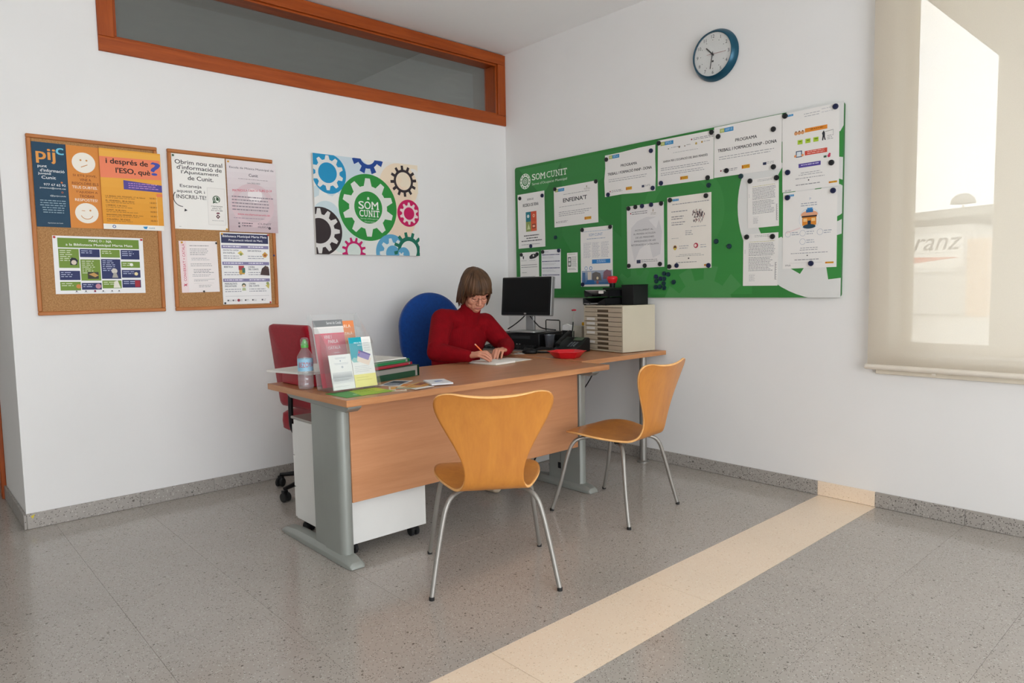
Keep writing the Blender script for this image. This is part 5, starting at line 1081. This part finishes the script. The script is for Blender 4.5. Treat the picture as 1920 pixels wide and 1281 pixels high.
# ------------------------------------------------------------------ left end of the main desk
CL = glassy('clear_acrylic', (.93, .95, .95, 1), .965, .04)
bt = thing('water_bottle', 'clear plastic water bottle with green sports cap and BEZOYA label', 'bottle', (-2.393, -1.306, DZ+.0005))
PET = glassy('clear_pet', (.9, .93, .94, 1), .91, .04)
MB().lathe([(0, .004), (.020, .0), (.030, .003), (.034, .012), (.034, .030), (.0325, .034), (.034, .038), (.034, .052), (.0325, .056), (.034, .060), (.034, .078), (.0335, .082), (.0335, .138), (.0345, .142), (.033, .149), (.014, .182), (.013, .190)], 36).build('body', PET, bt)
MB().lathe([(0, .0045), (.029, .005), (.0325, .014), (.0325, .066), (0, .0665)], 30).build('water', glassy('water', (.86, .92, .94, 1), .93, .02), bt)
lb = MB(); n = 40; vs = []; fs = []
for i in range(n):
    a = 2*PI*i/n
    for z in (.083, .137): vs.append((.0340*math.cos(a), .0340*math.sin(a), z))
for i in range(n): fs.append((2*i, 2*((i+1) % n), 2*((i+1) % n)+1, 2*i+1))
lb.add(vs, fs); lbo = lb.build('label', mat('pale_blue_label', '#a9cfe4', rough=.4, scale=30, col2='#7fb8d4'), bt); lbo['label'] = 'pale blue label with red lettering'
vs, fs = text_mesh('BEZOYA'); x0, x1 = min(v[0] for v in vs), max(v[0] for v in vs); y1 = max(v[1] for v in vs); mb = MB(); a0 = math.atan2(-4.2+1.305, -3.77+2.372)
mb.add([(.0344*math.cos(a0+((v[0]-x0)/(x1-x0)-.45)*2.0), .0344*math.sin(a0+((v[0]-x0)/(x1-x0)-.45)*2.0), -.0+.101+v[1]/y1*.021) for v in vs], fs); tx = mb.build('lettering', mat('red_ink', '#c0392b'), lbo, smooth=False); tx['kind'] = 'stuff'
GC = mat('green_cap', '#58b04a', rough=.3)
MB().lathe([(0, .186), (.0165, .186), (.0165, .200), (.013, .203), (.012, .212), (.008, .214), (.008, .222), (0, .223)], 24).build('cap', GC, bt)
MB().lathe([(.0172, .196), (.0180, .205), (.0175, .222), (.012, .229), (0, .230)], 24).build('cap_cover', PET, bt)
# red box file and papers on it
rb = thing('box_file', 'red box file lying flat behind the water bottle', 'box file', (-2.245, -1.138, DZ), math.radians(2))
MB().box(-.125, .085, -.13, .13, .0005, .060).build('body', REDM if 'REDM' in globals() else mat('red_board', H('#9c1626', 1.2), rough=.45), rb, bevel=.004)
MB().lathe([(.009, 0), (.013, 0), (.013, .002), (.009, .002)], 18, T(.085, -.06, .03) @ R(PI/2, 'Y')).build('finger_ring', STEEL, rb)
papers('paper_stack', 'stack of white papers spread on top of the red box file', (-2.275, -1.13, DZ+.0608), .29, .30, .25, 16, curl=0)
# stack of folders behind the leaflet holder
def folder(nm, label, x, y, z, w, h, rz, t, col, cat='folder', body='#d9d6cf', flap=.72):
    f = thing(nm, label, cat, (x, y, z), rz)
    MB().box(-w/2, w/2, -h/2, h/2, 0, .0015).build('cover', mat('card_'+col, col, rough=.5), f, smooth=False)
    MB().box(-w/2, w/2, -h/2, h/2, t-.0015, t).build('cover', mat('card_'+col, col), f, smooth=False)
    MB().box(w/2-.0015, w/2, -h/2, h/2, .0016, t-.0016).build('spine', mat('card_'+col, col), f, smooth=False)
    for q in (-1, 1):
        if flap: MB().box(-w/2+.01, w/2-.03, min(q*h/2, q*(h/2-.0015)), max(q*h/2, q*(h/2-.0015)), .0016, t*flap).build('side_flap', mat('card_'+col, col), f, smooth=False)
    MB().box(-w/2+.004, w/2-.008, -h/2+.006, h/2-.006, .002, t-.002).build('paper_block', mat('paper_block', body, rough=.7, scale=200, stretch=(.02, .02, 3), var=.12), f, smooth=False)
    return f
FX, FY = -1.965, -1.20
folder('ring_binder', 'dark green lever arch binder at the bottom of the folder stack', FX, FY, DZ+.0005, .31, .28, .25, .055, '#12402a', 'binder', '#8d8a84', .55)
folder('document_folder', 'red folder sandwiched in the folder stack', FX-.02, FY+.005, DZ+.057, .31, .25, .34, .012, '#a81f34')
folder('document_folder', 'bright green folder near the top of the folder stack', FX-.03, FY+.01, DZ+.070, .31, .24, .30, .018, '#1f7a45')
papers('paper_stack', 'white papers on top of the green and red folder stack', FX-.05, 0, 0) if False else papers('paper_stack', 'white papers on top of the green and red folder stack', (FX-.04, FY+.01, DZ+.0895), .29, .23, .22, 9)
# leaflet holder with leaflets
lh = thing('leaflet_holder', 'clear acrylic leaflet holder with two tiers at the near left corner of the desk', 'leaflet holder', (-2.262, -1.515, DZ+.003), math.radians(3))
tl = math.radians(-13)
def plate(nm, x0, x1, z0, z1, y, t=.0025): MB().box(x0, x1, -t/2, t/2, z0, z1, T(0, y, 0) @ R(tl, 'X')).build(nm, CL, lh, smooth=False)
plate('front_pocket', -.116, .116, .004, .205, -.005); plate('middle_wall', -.116, .116, .004, .250, .040); plate('rear_pocket', -.116, .116, .075, .275, .075); plate('back_wall', -.120, .120, .004, .335, .115)
for s in (-1, 1):
    MB().prism([(-.02, .0), (.12, .0), (.185, .320), (.165, .330), (.040, .205)], s*.118-.00125, s*.118+.00125, Matrix(((0, 0, 1, 0), (1, 0, 0, 0), (0, 1, 0, 0), (0, 0, 0, 1)))).build('side_panel', CL, lh, smooth=False)
MB().box(-.118, .118, -.018, .118, .0005, .003).build('floor_plate', CL, lh, smooth=False)
def leaflet(fn, label, w, h, x, y, z, group=None, bg='#ecebe6', seed=50, rot=0.0, cat='leaflet'):
    p = Print(w, h, th=.0018, bg=bg, seed=seed); fn(p)
    M = lh.matrix_basis @ T(x, y, z) @ R(tl, 'X') @ T(0, 0, h/2) @ R(PI/2, 'X') @ R(rot, 'Z')
    o = p.build('leaflet', None, 0, 0, 0, matrix=M); return tag(o, label, cat, group)
def l_white(p):
    p.greek(.25, .08, .8, 2, .03, '#9aa0aa', center=True, th=.3); p.disc(.5, .18, .003, '#8899aa'); p.greek(.2, .24, .85, 2, .03, '#a9adb4', center=True, th=.3); p.disc(.55, .36, .005, '#b8bcc2')
    p.grad(.06, .50, .95, .66, '#dcdcda', '#a4a6a8', 6); p.grad(.03, .66, .97, .82, '#b9bbbd', '#e2e2df', 6); p.greek(.1, .70, .9, 2, .03, '#6f7275'); p.greek(.1, .9, .9, 1, .03, '#c5c5c5')
leaflet(l_white, 'white and grey leaflet in the front pocket, left half', .108, .152, -.057, .0015, .008, seed=51)
def l_yel(p):
    p.rect(0, 0, .58, .45, '#12a0b0'); p.text('VINE AL TEU', .22, .10, .56, .125, '#e6f2f4', bold=.02); p.text('BONUS', .38, .15, .56, .175, '#e6f2f4', bold=.02); p.poly([(.0, .45), (.12, .40), (.58, .45), (.58, .50), (.08, .50)], '#8fc4c0')
    p.rect(.62, .05, .95, .30, '#e2e2de'); p.greek(.64, .12, .93, 4, .05, '#b4b6ba', th=.2); p.poly([(.30, .36), (.92, .44), (.75, .58), (.24, .48)], '#ecd9c8'); p.poly([(.38, .25), (.90, .36), (.76, .48), (.28, .38)], '#8d7fb8'); p.poly([(.38, .25), (.90, .36), (.88, .385), (.36, .28)], '#5b4a96'); p.disc(.40, .31, .004, '#c84a5a'); p.disc(.36, .35, .004, '#3f7ab0')
    p.greek(.1, .58, .9, 4, .035, '#c5c7ca', th=.3); p.rect(0, .745, 1, 1, '#ece487'); p.greek(.1, .8, .8, 2, .05, '#d4cc70', th=.3)
leaflet(l_yel, 'white leaflet with teal corner, violet card and yellow foot in the front pocket', .112, .222, .056, .0035, .008, seed=52)
def l_pink(p):
    p.rect(0, 0, 1, .10, '#7c7f80'); p.text('Servei de Català', .45, .025, .95, .065, '#dcdcdc'); p.rect(0, .10, 1, .20, '#e9e6e2'); p.text('VINE I', .30, .23, .55, .28, '#f3d5d6', bold=.03); p.text('PARLA', .42, .30, .75, .35, '#f6dfe0', bold=.03); p.text('CATALÀ', .38, .39, .80, .44, '#f6dfe0', bold=.03); p.greek(.55, .49, .8, 1, .03, '#f2c9cb')
    p.disc(.66, .575, .0135, '#4a2f2c'); p.disc(.66, .59, .0095, '#b5765a'); p.poly([(.55, .68), (.60, .63), (.72, .63), (.78, .68), (.79, .80), (.55, .80)], '#d9dee2'); p.poly([(.42, .60), (.47, .57), (.55, .68), (.50, .72)], '#dcd5d2'); p.poly([(.78, .66), (.9, .72), (.9, .8), (.78, .8)], '#7a4a58')
leaflet(l_pink, 'pink leaflet with a small portrait and grey heading in the rear pocket', .148, .300, -.036, .092, .010, bg='#e0405c', seed=54)
def l_or(p): p.text('PARLA', .15, .06, .8, .11, '#f6dfc8', bold=.03); p.text('CATALÀ', .15, .17, .85, .22, '#f6dfc8', bold=.03); p.disc(.45, .42, .024, '#f2b48a'); p.rect(.1, .45, .8, 1, '#efc4a2')
leaflet(l_or, 'orange leaflet standing at the right of the rear pocket', .090, .292, .052, .096, .010, bg='#e58a52', seed=55)
# loose leaflets on the desk
def flat(fn, label, w, h, x, y, z, rz, bg, th=.0008, seed=60, cat='leaflet'):
    p = Print(w, h, th=th, bg=bg, seed=seed); fn(p); o = p.build('leaflet', None, 0, 0, 0, matrix=T(x, y, z) @ R(rz, 'Z')); return tag(o, label, cat)
Z0 = DZ+.0004
flat(lambda p: (p.poly([(.45, 0), (1, 0), (1, 1), (.3, 1)], '#9fc03c'), p.poly([(.7, .1), (1, .1), (1, .6), (.8, .7)], '#c3cf4a'), p.disc(.3, .7, .010, '#a9d0a0'), p.greek(.5, .2, .9, 3, .12, '#6d8f2a')), 'glossy green leaflet lying under the leaflet holder', .24, .17, -2.282, -1.585, Z0, .05, '#4d9a48', th=.0012, seed=61)
flat(lambda p: (p.rect(.1, .1, .9, .6, '#e0a44a'), p.rect(.4, .2, .9, .8, '#c26a4a'), p.greek(.1, .7, .8, 2, .1, '#8a5a3a')), 'small leaflet with yellow and pink picture beside the leaflet holder', .075, .15, -2.115, -1.615, Z0, -.55, '#e6d6c0', seed=62)
flat(lambda p: (p.rect(.05, .05, .95, .5, '#d98636'), p.rect(.3, .3, .95, .7, '#b5562f'), p.rect(.0, .8, 1, .95, '#6f7f6a')), 'orange picture leaflet on the desk in front of the folders', .10, .17, -2.04, -1.60, Z0+.001, -.8, '#d6c9a8', seed=63)
flat(lambda p: (p.poly([(.1, .1), (.9, .1), (.9, .85), (.5, .95), (.1, .85)], '#6b7482'), p.rect(.15, .2, .8, .5, '#39424c'), p.greek(.2, .6, .8, 3, .08, '#c0c4c8')), 'round-cornered leaflet with dark picture below the green binder', .10, .18, -2.02, -1.455, Z0, -.95, '#d9d6d0', seed=64)
flat(lambda p: (p.rect(.1, .1, .95, .95, '#c98a3a'), p.rect(.2, .1, .6, .6, '#8a4a30'), p.greek(.3, .7, .9, 2, .1, '#e8c890')), 'brown and yellow leaflet under the white card stack', .09, .18, -1.985, -1.60, Z0+.002, -1.0, '#caa870', seed=65)
flat(lambda p: None, 'narrow white card at the front edge of the desk', .11, .035, -2.035, -1.690, Z0+.003, .12, '#e9e4da', th=.0012, seed=66, cat='card')
flat(lambda p: (p.rect(.35, .35, .60, .6, '#8a97c0'), p.rect(.55, .3, .75, .55, '#aab2cc'), p.greek(.2, .7, .7, 2, .1, '#b9bdc8')), 'stack of white cards with a blue emblem on the desk', .10, .15, -1.90, -1.62, Z0+.004, -.35, '#dfe1e4', th=.007, seed=67, cat='card')
# ------------------------------------------------------------------ notebook, pen and the woman who writes
nb = thing('notebook', 'open white notebook under the woman’s hands', 'notebook', (-1.255, -1.284, DZ+.0005), math.radians(7))
TAN = mat('tan_cover', '#b9a58a', rough=.6); PGS = mat('page_edges', '#ecebe4', rough=.7, scale=300, stretch=(.02, .02, 4), var=.06)
MB().box(-.003, .168, -.003, .213, 0, .0018).build('cover', TAN, nb, smooth=False); MB().box(.1682, .345, .02, .213, 0, .0018).build('cover', TAN, nb, smooth=False)
MB().box(0, .165, 0, .210, .0019, .0135).build('page_block', PGS, nb, bevel=.002); MB().box(.170, .335, .024, .210, .0019, .0050).build('page_block', PGS, nb, bevel=.001)
NBZ = DZ+.014

def cap(mb, a, b, ra, rb, n=14, m=5):
    a, b = Vector(a), Vector(b); d = b-a; L_ = d.length; q = d.to_track_quat('Z', 'Y').to_matrix().to_4x4(); q.translation = a
    prof = [(0, -ra)]+[(ra*math.cos(-PI/2+PI/2*i/m), ra*math.sin(-PI/2+PI/2*i/m)) for i in range(1, m+1)]+[(rb*math.cos(PI/2*i/m), L_+rb*math.sin(PI/2*i/m)) for i in range(0, m)]+[(0, L_+rb)]
    mb.lathe(prof, n, q); return mb
def fuse(mb, name, mats, parent, vox, smooth_it=6, fac=.5, angle=180):
    o = mb.build('tmp', mats)
    r = o.modifiers.new('r', 'REMESH'); r.mode = 'VOXEL'; r.voxel_size = vox; r.use_smooth_shade = True
    s = o.modifiers.new('s', 'SMOOTH'); s.factor = fac; s.iterations = smooth_it
    dg = bpy.context.evaluated_depsgraph_get(); me = bpy.data.meshes.new_from_object(o.evaluated_get(dg)); old = o.data
    bpy.data.objects.remove(o); bpy.data.meshes.remove(old)
    me.name = name; me.polygons.foreach_set('use_smooth', [True]*len(me.polygons))
    me.materials.clear()
    for m in (mats if isinstance(mats, list) else [mats]): me.materials.append(m)
    n = bpy.data.objects.new(name, me); COL.objects.link(n); n.parent = parent; n.matrix_parent_inverse = parent.matrix_basis.inverted()
    return n

wo = thing('person', 'woman with brown bobbed hair and red turtleneck writing at the desk', 'person', (-1.045, -.60, 0))
SKIN = mat('skin', H('#b98068', 1.25), rough=.5, var=.07, scale=40, bump=.12, bscale=180)
HAIRM = mat('brown_hair', H('#3c2612', .92), rough=.48, col2=H('#6e4d31', .88), scale=5, stretch=(9, 9, 1.4), bump=.5, bscale=60)
SWM = bpy.data.materials.new('red_knit')
def knit():
    SWM.use_nodes = True; nt = SWM.node_tree; N = nt.nodes; L = nt.links; b = N['Principled BSDF']
    b.inputs['Base Color'].default_value = H('#860a18', 1.0); b.inputs['Roughness'].default_value = .9;  b.inputs['Specular IOR Level'].default_value = .15
    tc = N.new('ShaderNodeTexCoord'); n = N.new('ShaderNodeTexNoise'); n.inputs['Scale'].default_value = 25; L.new(tc.outputs['Object'], n.inputs['Vector'])
    mx = N.new('ShaderNodeMix'); mx.data_type = 'RGBA'; mx.inputs[6].default_value = H('#74040f', .95); mx.inputs[7].default_value = H('#8e0715', 1.0); L.new(n.outputs['Fac'], mx.inputs[0]); L.new(mx.outputs[2], b.inputs['Base Color'])
    w = N.new('ShaderNodeTexWave'); w.wave_type = 'BANDS'; w.bands_direction = 'X'; w.inputs['Scale'].default_value = 28; w.inputs['Distortion'].default_value = 1.0; L.new(tc.outputs['Object'], w.inputs['Vector'])
    bp = N.new('ShaderNodeBump'); bp.inputs['Strength'].default_value = .2; bp.inputs['Distance'].default_value = .004; L.new(w.outputs['Fac'], bp.inputs['Height']); L.new(bp.outputs[0], b.inputs['Normal'])
knit()
HDC = Vector((-1.052, -.868, 1.157)); hf = Vector((-.34, -.94, 0)).normalized(); th = math.radians(31)
fw_ = hf*math.cos(th)-Vector((0, 0, 1))*math.sin(th); upv = Vector((0, 0, 1))*math.cos(th)+hf*math.sin(th); rtv = fw_.cross(upv)
HM = Matrix(((rtv.x, fw_.x, upv.x, HDC.x), (rtv.y, fw_.y, upv.y, HDC.y), (rtv.z, fw_.z, upv.z, HDC.z), (0, 0, 0, 1)))
def hp(x, y, z): return tuple(HM @ Vector((x, y, z)))
WR, WL = Vector((-1.305, -1.088, .786)), Vector((-.955, -1.025, .790))
ER, EL = Vector((-1.380, -.895, .803)), Vector((-.828, -.888, .803))
SR, SL = Vector((-1.215, -.742, .978)), Vector((-.888, -.752, .940))
NK = Vector((-1.045, -.765, 1.01))
def build_body():
    mb = MB()
    e = lambda c, r: mb.ball(c, r, 22, 14, HM)
    e((0, -.012, .035), (.073, .092, .082)); e((0, .026, -.022), (.060, .064, .086)); e((0, .062, -.098), (.024, .022, .019)); e((0, .042, -.085), (.044, .040, .026))
    for s in (-1, 1):
        e((s*.034, .058, -.034), (.027, .028, .028)); e((s*.031, .0745, -.002), (.0155, .0125, .0105)); e((s*.030, .076, .020), (.024, .013, .008)); e((s*.0105, .098, -.040), (.0085, .010, .007)); e((s*.074, -.008, -.012), (.008, .018, .030)); e((s*.040, .020, -.070), (.022, .036, .030)); e((s*.024, .073, -.062), (.017, .013, .024)); e((s*.036, .048, -.066), (.020, .026, .026))
    cap(mb, hp(0, .084, .012), hp(0, .110, -.034), .0075, .0105); e((0, .107, -.037), (.0105, .0105, .009))
    e((0, .084, -.067), (.020, .0095, .0055)); e((0, .083, -.0765), (.017, .0098, .0058)); e((0, .076, -.092), (.018, .012, .010))
    cap(mb, hp(0, -.025, -.05), NK-Vector((0, -.01, .03)), .050, .052)
    B = lambda c, r: mb.ball(c, r, 20, 12)
    B((-1.045, -.71, .86), (.150, .100, .15)); B((-1.045, -.64, .70), (.145, .105, .15)); B((-1.045, -.605, .60), (.155, .12, .09))
    cap(mb, SR, SL, .055, .055); cap(mb, NK-Vector((0, -.01, .06)), NK, .075, .052)
    for S, E, W in ((SR, ER, WR), (SL, EL, WL)): cap(mb, S, E, .050, .040); cap(mb, E, W, .039, .026)
    for hip, knee, ank in (((-1.13, -.62, .575), (-1.17, -1.00, .555), (-1.235, -1.11, .09)), ((-.96, -.62, .575), (-.93, -1.00, .555), (-.93, -1.08, .09))):
        cap(mb, hip, knee, .066, .048); cap(mb, knee, ank, .046, .030); cap(mb, ank, (ank[0], ank[1]-.10, .035), .030, .024)
    def finger(pts, rs):
        for i in range(len(pts)-1): cap(mb, pts[i], pts[i+1], rs[i], rs[i+1], 10, 3)
    def palm(W, mc, th_):
        for p in mc: cap(mb, W+(Vector(p)-W)*.12, p, .0155, .0098, 10, 3)
        cap(mb, W, W+(Vector(mc[1])-W)*.45, .021, .017, 12, 4)
        finger(th_, (.0135, .0105, .0088, .0068))
    FR_ = (.0096, .0088, .0080, .0066)
    mc = [(-1.250, -1.144, .808), (-1.267, -1.158, .809), (-1.284, -1.172, .803), (-1.299, -1.184, .793)]
    palm(WR, mc, [(-1.285, -1.092, .782), (-1.242, -1.116, .786), (-1.218, -1.149, .785), (-1.214, -1.182, .772)])
    finger([mc[0], (-1.222, -1.164, .808), (-1.211, -1.185, .789), (-1.217, -1.198, .770)], FR_)
    finger([mc[1], (-1.243, -1.188, .804), (-1.228, -1.205, .784), (-1.227, -1.210, .766)], FR_)
    finger([mc[2], (-1.263, -1.206, .794), (-1.247, -1.222, .775), (-1.242, -1.222, .763)], FR_)
    finger([mc[3], (-1.284, -1.216, .782), (-1.268, -1.231, .769), (-1.259, -1.230, .7625)], (.0088, .0080, .0072, .0060))
    d = Vector((-.90, -.436, 0)); r_ = Vector((-.436, .90, 0)); K = WL+d*.082+Vector((0, 0, .012))
    mc = [K+r_*.027+Vector((0, 0, -.001)), K+r_*.009+d*.004+Vector((0, 0, .002)), K-r_*.010, K-r_*.028-d*.010-Vector((0, 0, .004))]
    palm(WL, mc, [WL+d*.018+r_*.016-Vector((0, 0, .004)), WL+d*.050+r_*.038-Vector((0, 0, .008)), WL+d*.082+r_*.050-Vector((0, 0, .016)), WL+d*.110+r_*.050-Vector((0, 0, .024))])
    for i, (l1, l2, l3, sp) in enumerate(((.036, .025, .018, -.003), (.038, .028, .019, -.001), (.035, .026, .018, .001), (.028, .020, .016, .002))):
        p0 = Vector(mc[i]); p1 = p0+d*l1+r_*sp+Vector((0, 0, -.003)); p2 = p1+d*l2*.75+r_*sp*.5; p2.z = p1.z-.023; p3 = p2+d*l3*.6; p3.z = DZ+.0055+.0082
        finger([p0, p1, p2, p3], FR_ if i < 3 else (.0088, .0080, .0072, .0060))
    return fuse(mb, 'body', [SKIN], wo, .0027, 5, .5)
build_body()
def sweater():
    mb = MB(); B = lambda c, r: mb.ball(c, r, 24, 14)
    B((-1.045, -.705, .865), (.182, .128, .165)); B((-1.045, -.645, .70), (.172, .132, .17)); B((-1.045, -.610, .60), (.182, .142, .085))
    cap(mb, SR+Vector((.03, 0, .0)), SL-Vector((.03, 0, 0)), .072, .072)
    for S in (SR, SL): cap(mb, S*.9+NK*.1-Vector((0, 0, .006)), NK-Vector((0, -.01, .035)), .066, .058)
    cap(mb, NK-Vector((.06, -.01, .045)), NK-Vector((0, -.005, 0)), .062, .056); cap(mb, NK+Vector((.06, .01, -.045)), NK-Vector((0, -.005, 0)), .062, .056)
    cap(mb, NK-Vector((0, -.005, .06)), Vector(hp(0, -.012, -.082)), .072, .060)
    for S, E, W in ((SR, ER, WR), (SL, EL, WL)):
        M1 = S*.5+E*.5; cap(mb, S, M1, .074, .066); cap(mb, M1, E, .066, .057); M2 = E*.5+W*.5
        cap(mb, E, M2, .056, .050); cap(mb, M2, E+(W-E)*1.04, .050, .0355)
    # soft folds at elbows and belly
    for E, d in ((ER, 1), (EL, -1)):
        for k in range(3): mb.ball((E.x+d*.02*k, E.y-.018*k+.01, E.z+.045-.008*k), (.045, .014, .018), 12, 8)
    return fuse(mb, 'sweater', [SWM], wo, .0055, 9, .5)
sweater()
def trousers():
    mb = MB(); mb.ball((-1.045, -.605, .585), (.172, .135, .080), 20, 12)
    for hip, knee, ank in (((-1.13, -.62, .578), (-1.17, -1.00, .558), (-1.235, -1.11, .12)), ((-.96, -.62, .578), (-.93, -1.00, .558), (-.93, -1.08, .12))): cap(mb, hip, knee, .074, .058); cap(mb, knee, ank, .058, .046)
    return fuse(mb, 'trousers', [mat('dark_trousers', '#1b1d26', rough=.85)], wo, .007, 5, .5)
trousers()
SHOE = mat('beige_shoe', '#b9a890', rough=.6)
for ax, ay in ((-1.235, -1.11), (-.93, -1.08)):
    mb = MB(); cap(mb, (ax, ay+.02, .04), (ax+.005, ay-.12, .032), .040, .034); mb.ball((ax, ay, .075), (.036, .045, .03), 14, 8)
    for i, v in enumerate(mb.v): mb.v[i] = (v[0], v[1], max(.002, v[2]))
    o = fuse(mb, 'shoe', [SHOE], wo, .006, 4)
def hair():
    mb = MB(); r = random.Random(3)
    # scalp cap: upper part of an ellipsoid
    vs = []; fs = []; nu, nv = 36, 10
    for i in range(nv+1):
        for j in range(nu):
            ph = 2*PI*j/nu; front = max(0, math.cos(ph)); lim = math.radians(104-52*front**1.2); a = lim*i/nv
            vs.append((.079*math.sin(a)*math.sin(ph), -.014+.099*math.sin(a)*math.cos(ph), .036+.088*math.cos(a)))
    for i in range(nv):
        for j in range(nu): fs.append((i*nu+j, i*nu+(j+1) % nu, (i+1)*nu+(j+1) % nu, (i+1)*nu+j))
    mb.add(vs, fs, HM)
    N = 360
    for k in range(N):
        ph = 2*PI*(k+r.uniform(-.4, .4))/N; c = math.cos(ph); layer = (k % 3)*.004
        layer += r.uniform(-.002, .004); ax, ay, az = .081+layer, .100+layer, .089+layer*.8
        X_ = math.sin(ph)
        if c > .52: end = ('fringe', .030-.062*max(0, abs(X_)-.25)+r.uniform(-.010, .010)-.010*X_)
        elif c > .25: end = ('side', r.uniform(-.085, -.045))
        elif c > -.3: end = ('side', r.uniform(-.110, -.080))
        else: end = ('back', r.uniform(-.115, -.090))
        sx, sy = .018, -.02     # parting, a little to her right
        pts = []; rs = []
        for q in range(9):
            a = PI/2*q/8*(1.0 if end[0] != 'fringe' else .96)
            x = ax*math.sin(a)*math.sin(ph)+sx*(1-math.sin(a)); y = -.014+ay*math.sin(a)*c+sy*(1-math.sin(a)); z = .036+az*math.cos(a)
            if z < end[1] and end[0] == 'fringe': break
            pts.append((x, y, z)); rs.append(.0040+.0040*math.sin(PI*min(q, 6)/9))
        x, y, z = pts[-1]
        if end[0] != 'fringe':
            n = 6; dz = (end[1]-z)/n; fl = r.uniform(.002, .030)
            for q in range(1, n+1):
                t = q/n; k2 = 1+.06*math.sin(PI*t*.8)+fl*t*4-(.22*t*t if end[0] == 'back' else .05*t*t)
                pts.append((x*k2, -.014+(y+.014)*k2-.006*t, z+dz*q)); rs.append(.0075*(1-.85*t**2.2))
        else:
            sw = r.uniform(-.016, .002)
            for q in (1, 2): pts.append((x+sw*q*.5, y+.004*(2-q)+.001, z+(end[1]-z)*q/2)); rs.append(.0068-.0028*q)
        mb.tube(spline(pts, 2), [rs[min(int(i/2), len(rs)-1)] for i in range(2*(len(pts)-1)+1)], 6, HM, flat=.8)
    o = mb.build('hair', HAIRM, wo, smooth=True, angle=180); o.matrix_parent_inverse = wo.matrix_basis.inverted(); o['kind'] = 'stuff'
hair()
def small(nm, mb, m):
    o = mb.build(nm, m, wo, smooth=True, angle=180); o.matrix_parent_inverse = wo.matrix_basis.inverted(); return o
DARKH = mat('brow_hair', '#5a4030', rough=.7); LIP = mat('lips', H('#a2605a', 1.15), rough=.4); LASH = mat('lash', '#2a1e1a', rough=.6)
for s in (-1, 1):
    small('eyebrow', MB().tube([(s*.014, .0895, .0215), (s*.027, .0915, .0260), (s*.042, .0840, .0235), (s*.050, .0765, .0180)], [.0016, .0024, .0020, .001], 6, HM), DARKH)
    small('eyelashes', MB().tube([(s*(.031+.0135*math.cos(a)), .0872-.0035*abs(math.cos(a))**2*1.6, -.0058-.0030*math.sin(a)) for a in [PI*i/8 for i in range(9)]], .0009, 5, HM), LASH)
small('upper_lip', MB().tube([(-.020, .0868, -.0700), (-.009, .0918, -.0680), (0, .0930, -.0690), (.009, .0918, -.0680), (.020, .0868, -.0700)], [.0008, .0019, .0019, .0019, .0008], 8, HM), LIP)
small('lower_lip', MB().tube([(-.018, .0862, -.0712), (-.009, .0908, -.0748), (0, .0918, -.0756), (.009, .0908, -.0748), (.018, .0862, -.0712)], [.0008, .0022, .0025, .0022, .0008], 8, HM), LIP)
gm = mat('glasses_wire', '#6a5648', rough=.3, metal=.7)
mb = MB()
for s in (-1, 1):
    mb.tube([(s*.031+.0215*math.cos(2*PI*i/24), .0985-.006*abs(math.cos(2*PI*i/24))*(1 if s*math.cos(2*PI*i/24) > 0 else .2), -.004+.0165*math.sin(2*PI*i/24)) for i in range(24)], .0009, 6, HM, closed=True)
    mb.tube([(s*.0525, .0930, .001), (s*.066, .078, .004), (s*.080, .01, .004)], .0009, 6, HM)
mb.tube([(-.0095, .0980, -.001), (0, .1045, .002), (.0095, .0980, -.001)], .0009, 6, HM)
small('glasses', mb, gm)['label'] = 'thin wire glasses'
pn = thing('pen', 'orange ballpoint pen held in the woman’s writing hand', 'pen', (-1.213, -1.199, NBZ+.0006))
tip, top = Vector((0, 0, 0)), Vector((-.057, .081, .100)); u = top.normalized()
def seg(a, b): return [tuple(u*.141*t) for t in (a, b)]
MB().tube(seg(.10, .92), .0044, 10).build('barrel', mat('orange_barrel', '#e8703a', rough=.35), pn); MB().tube(seg(.0, .10), [.0008, .0036], 10).build('tip', STEEL, pn); MB().tube(seg(.92, 1.0), [.0044, .0036], 10).build('end_cap', mat('pale_orange', '#e0a58a', rough=.4), pn)
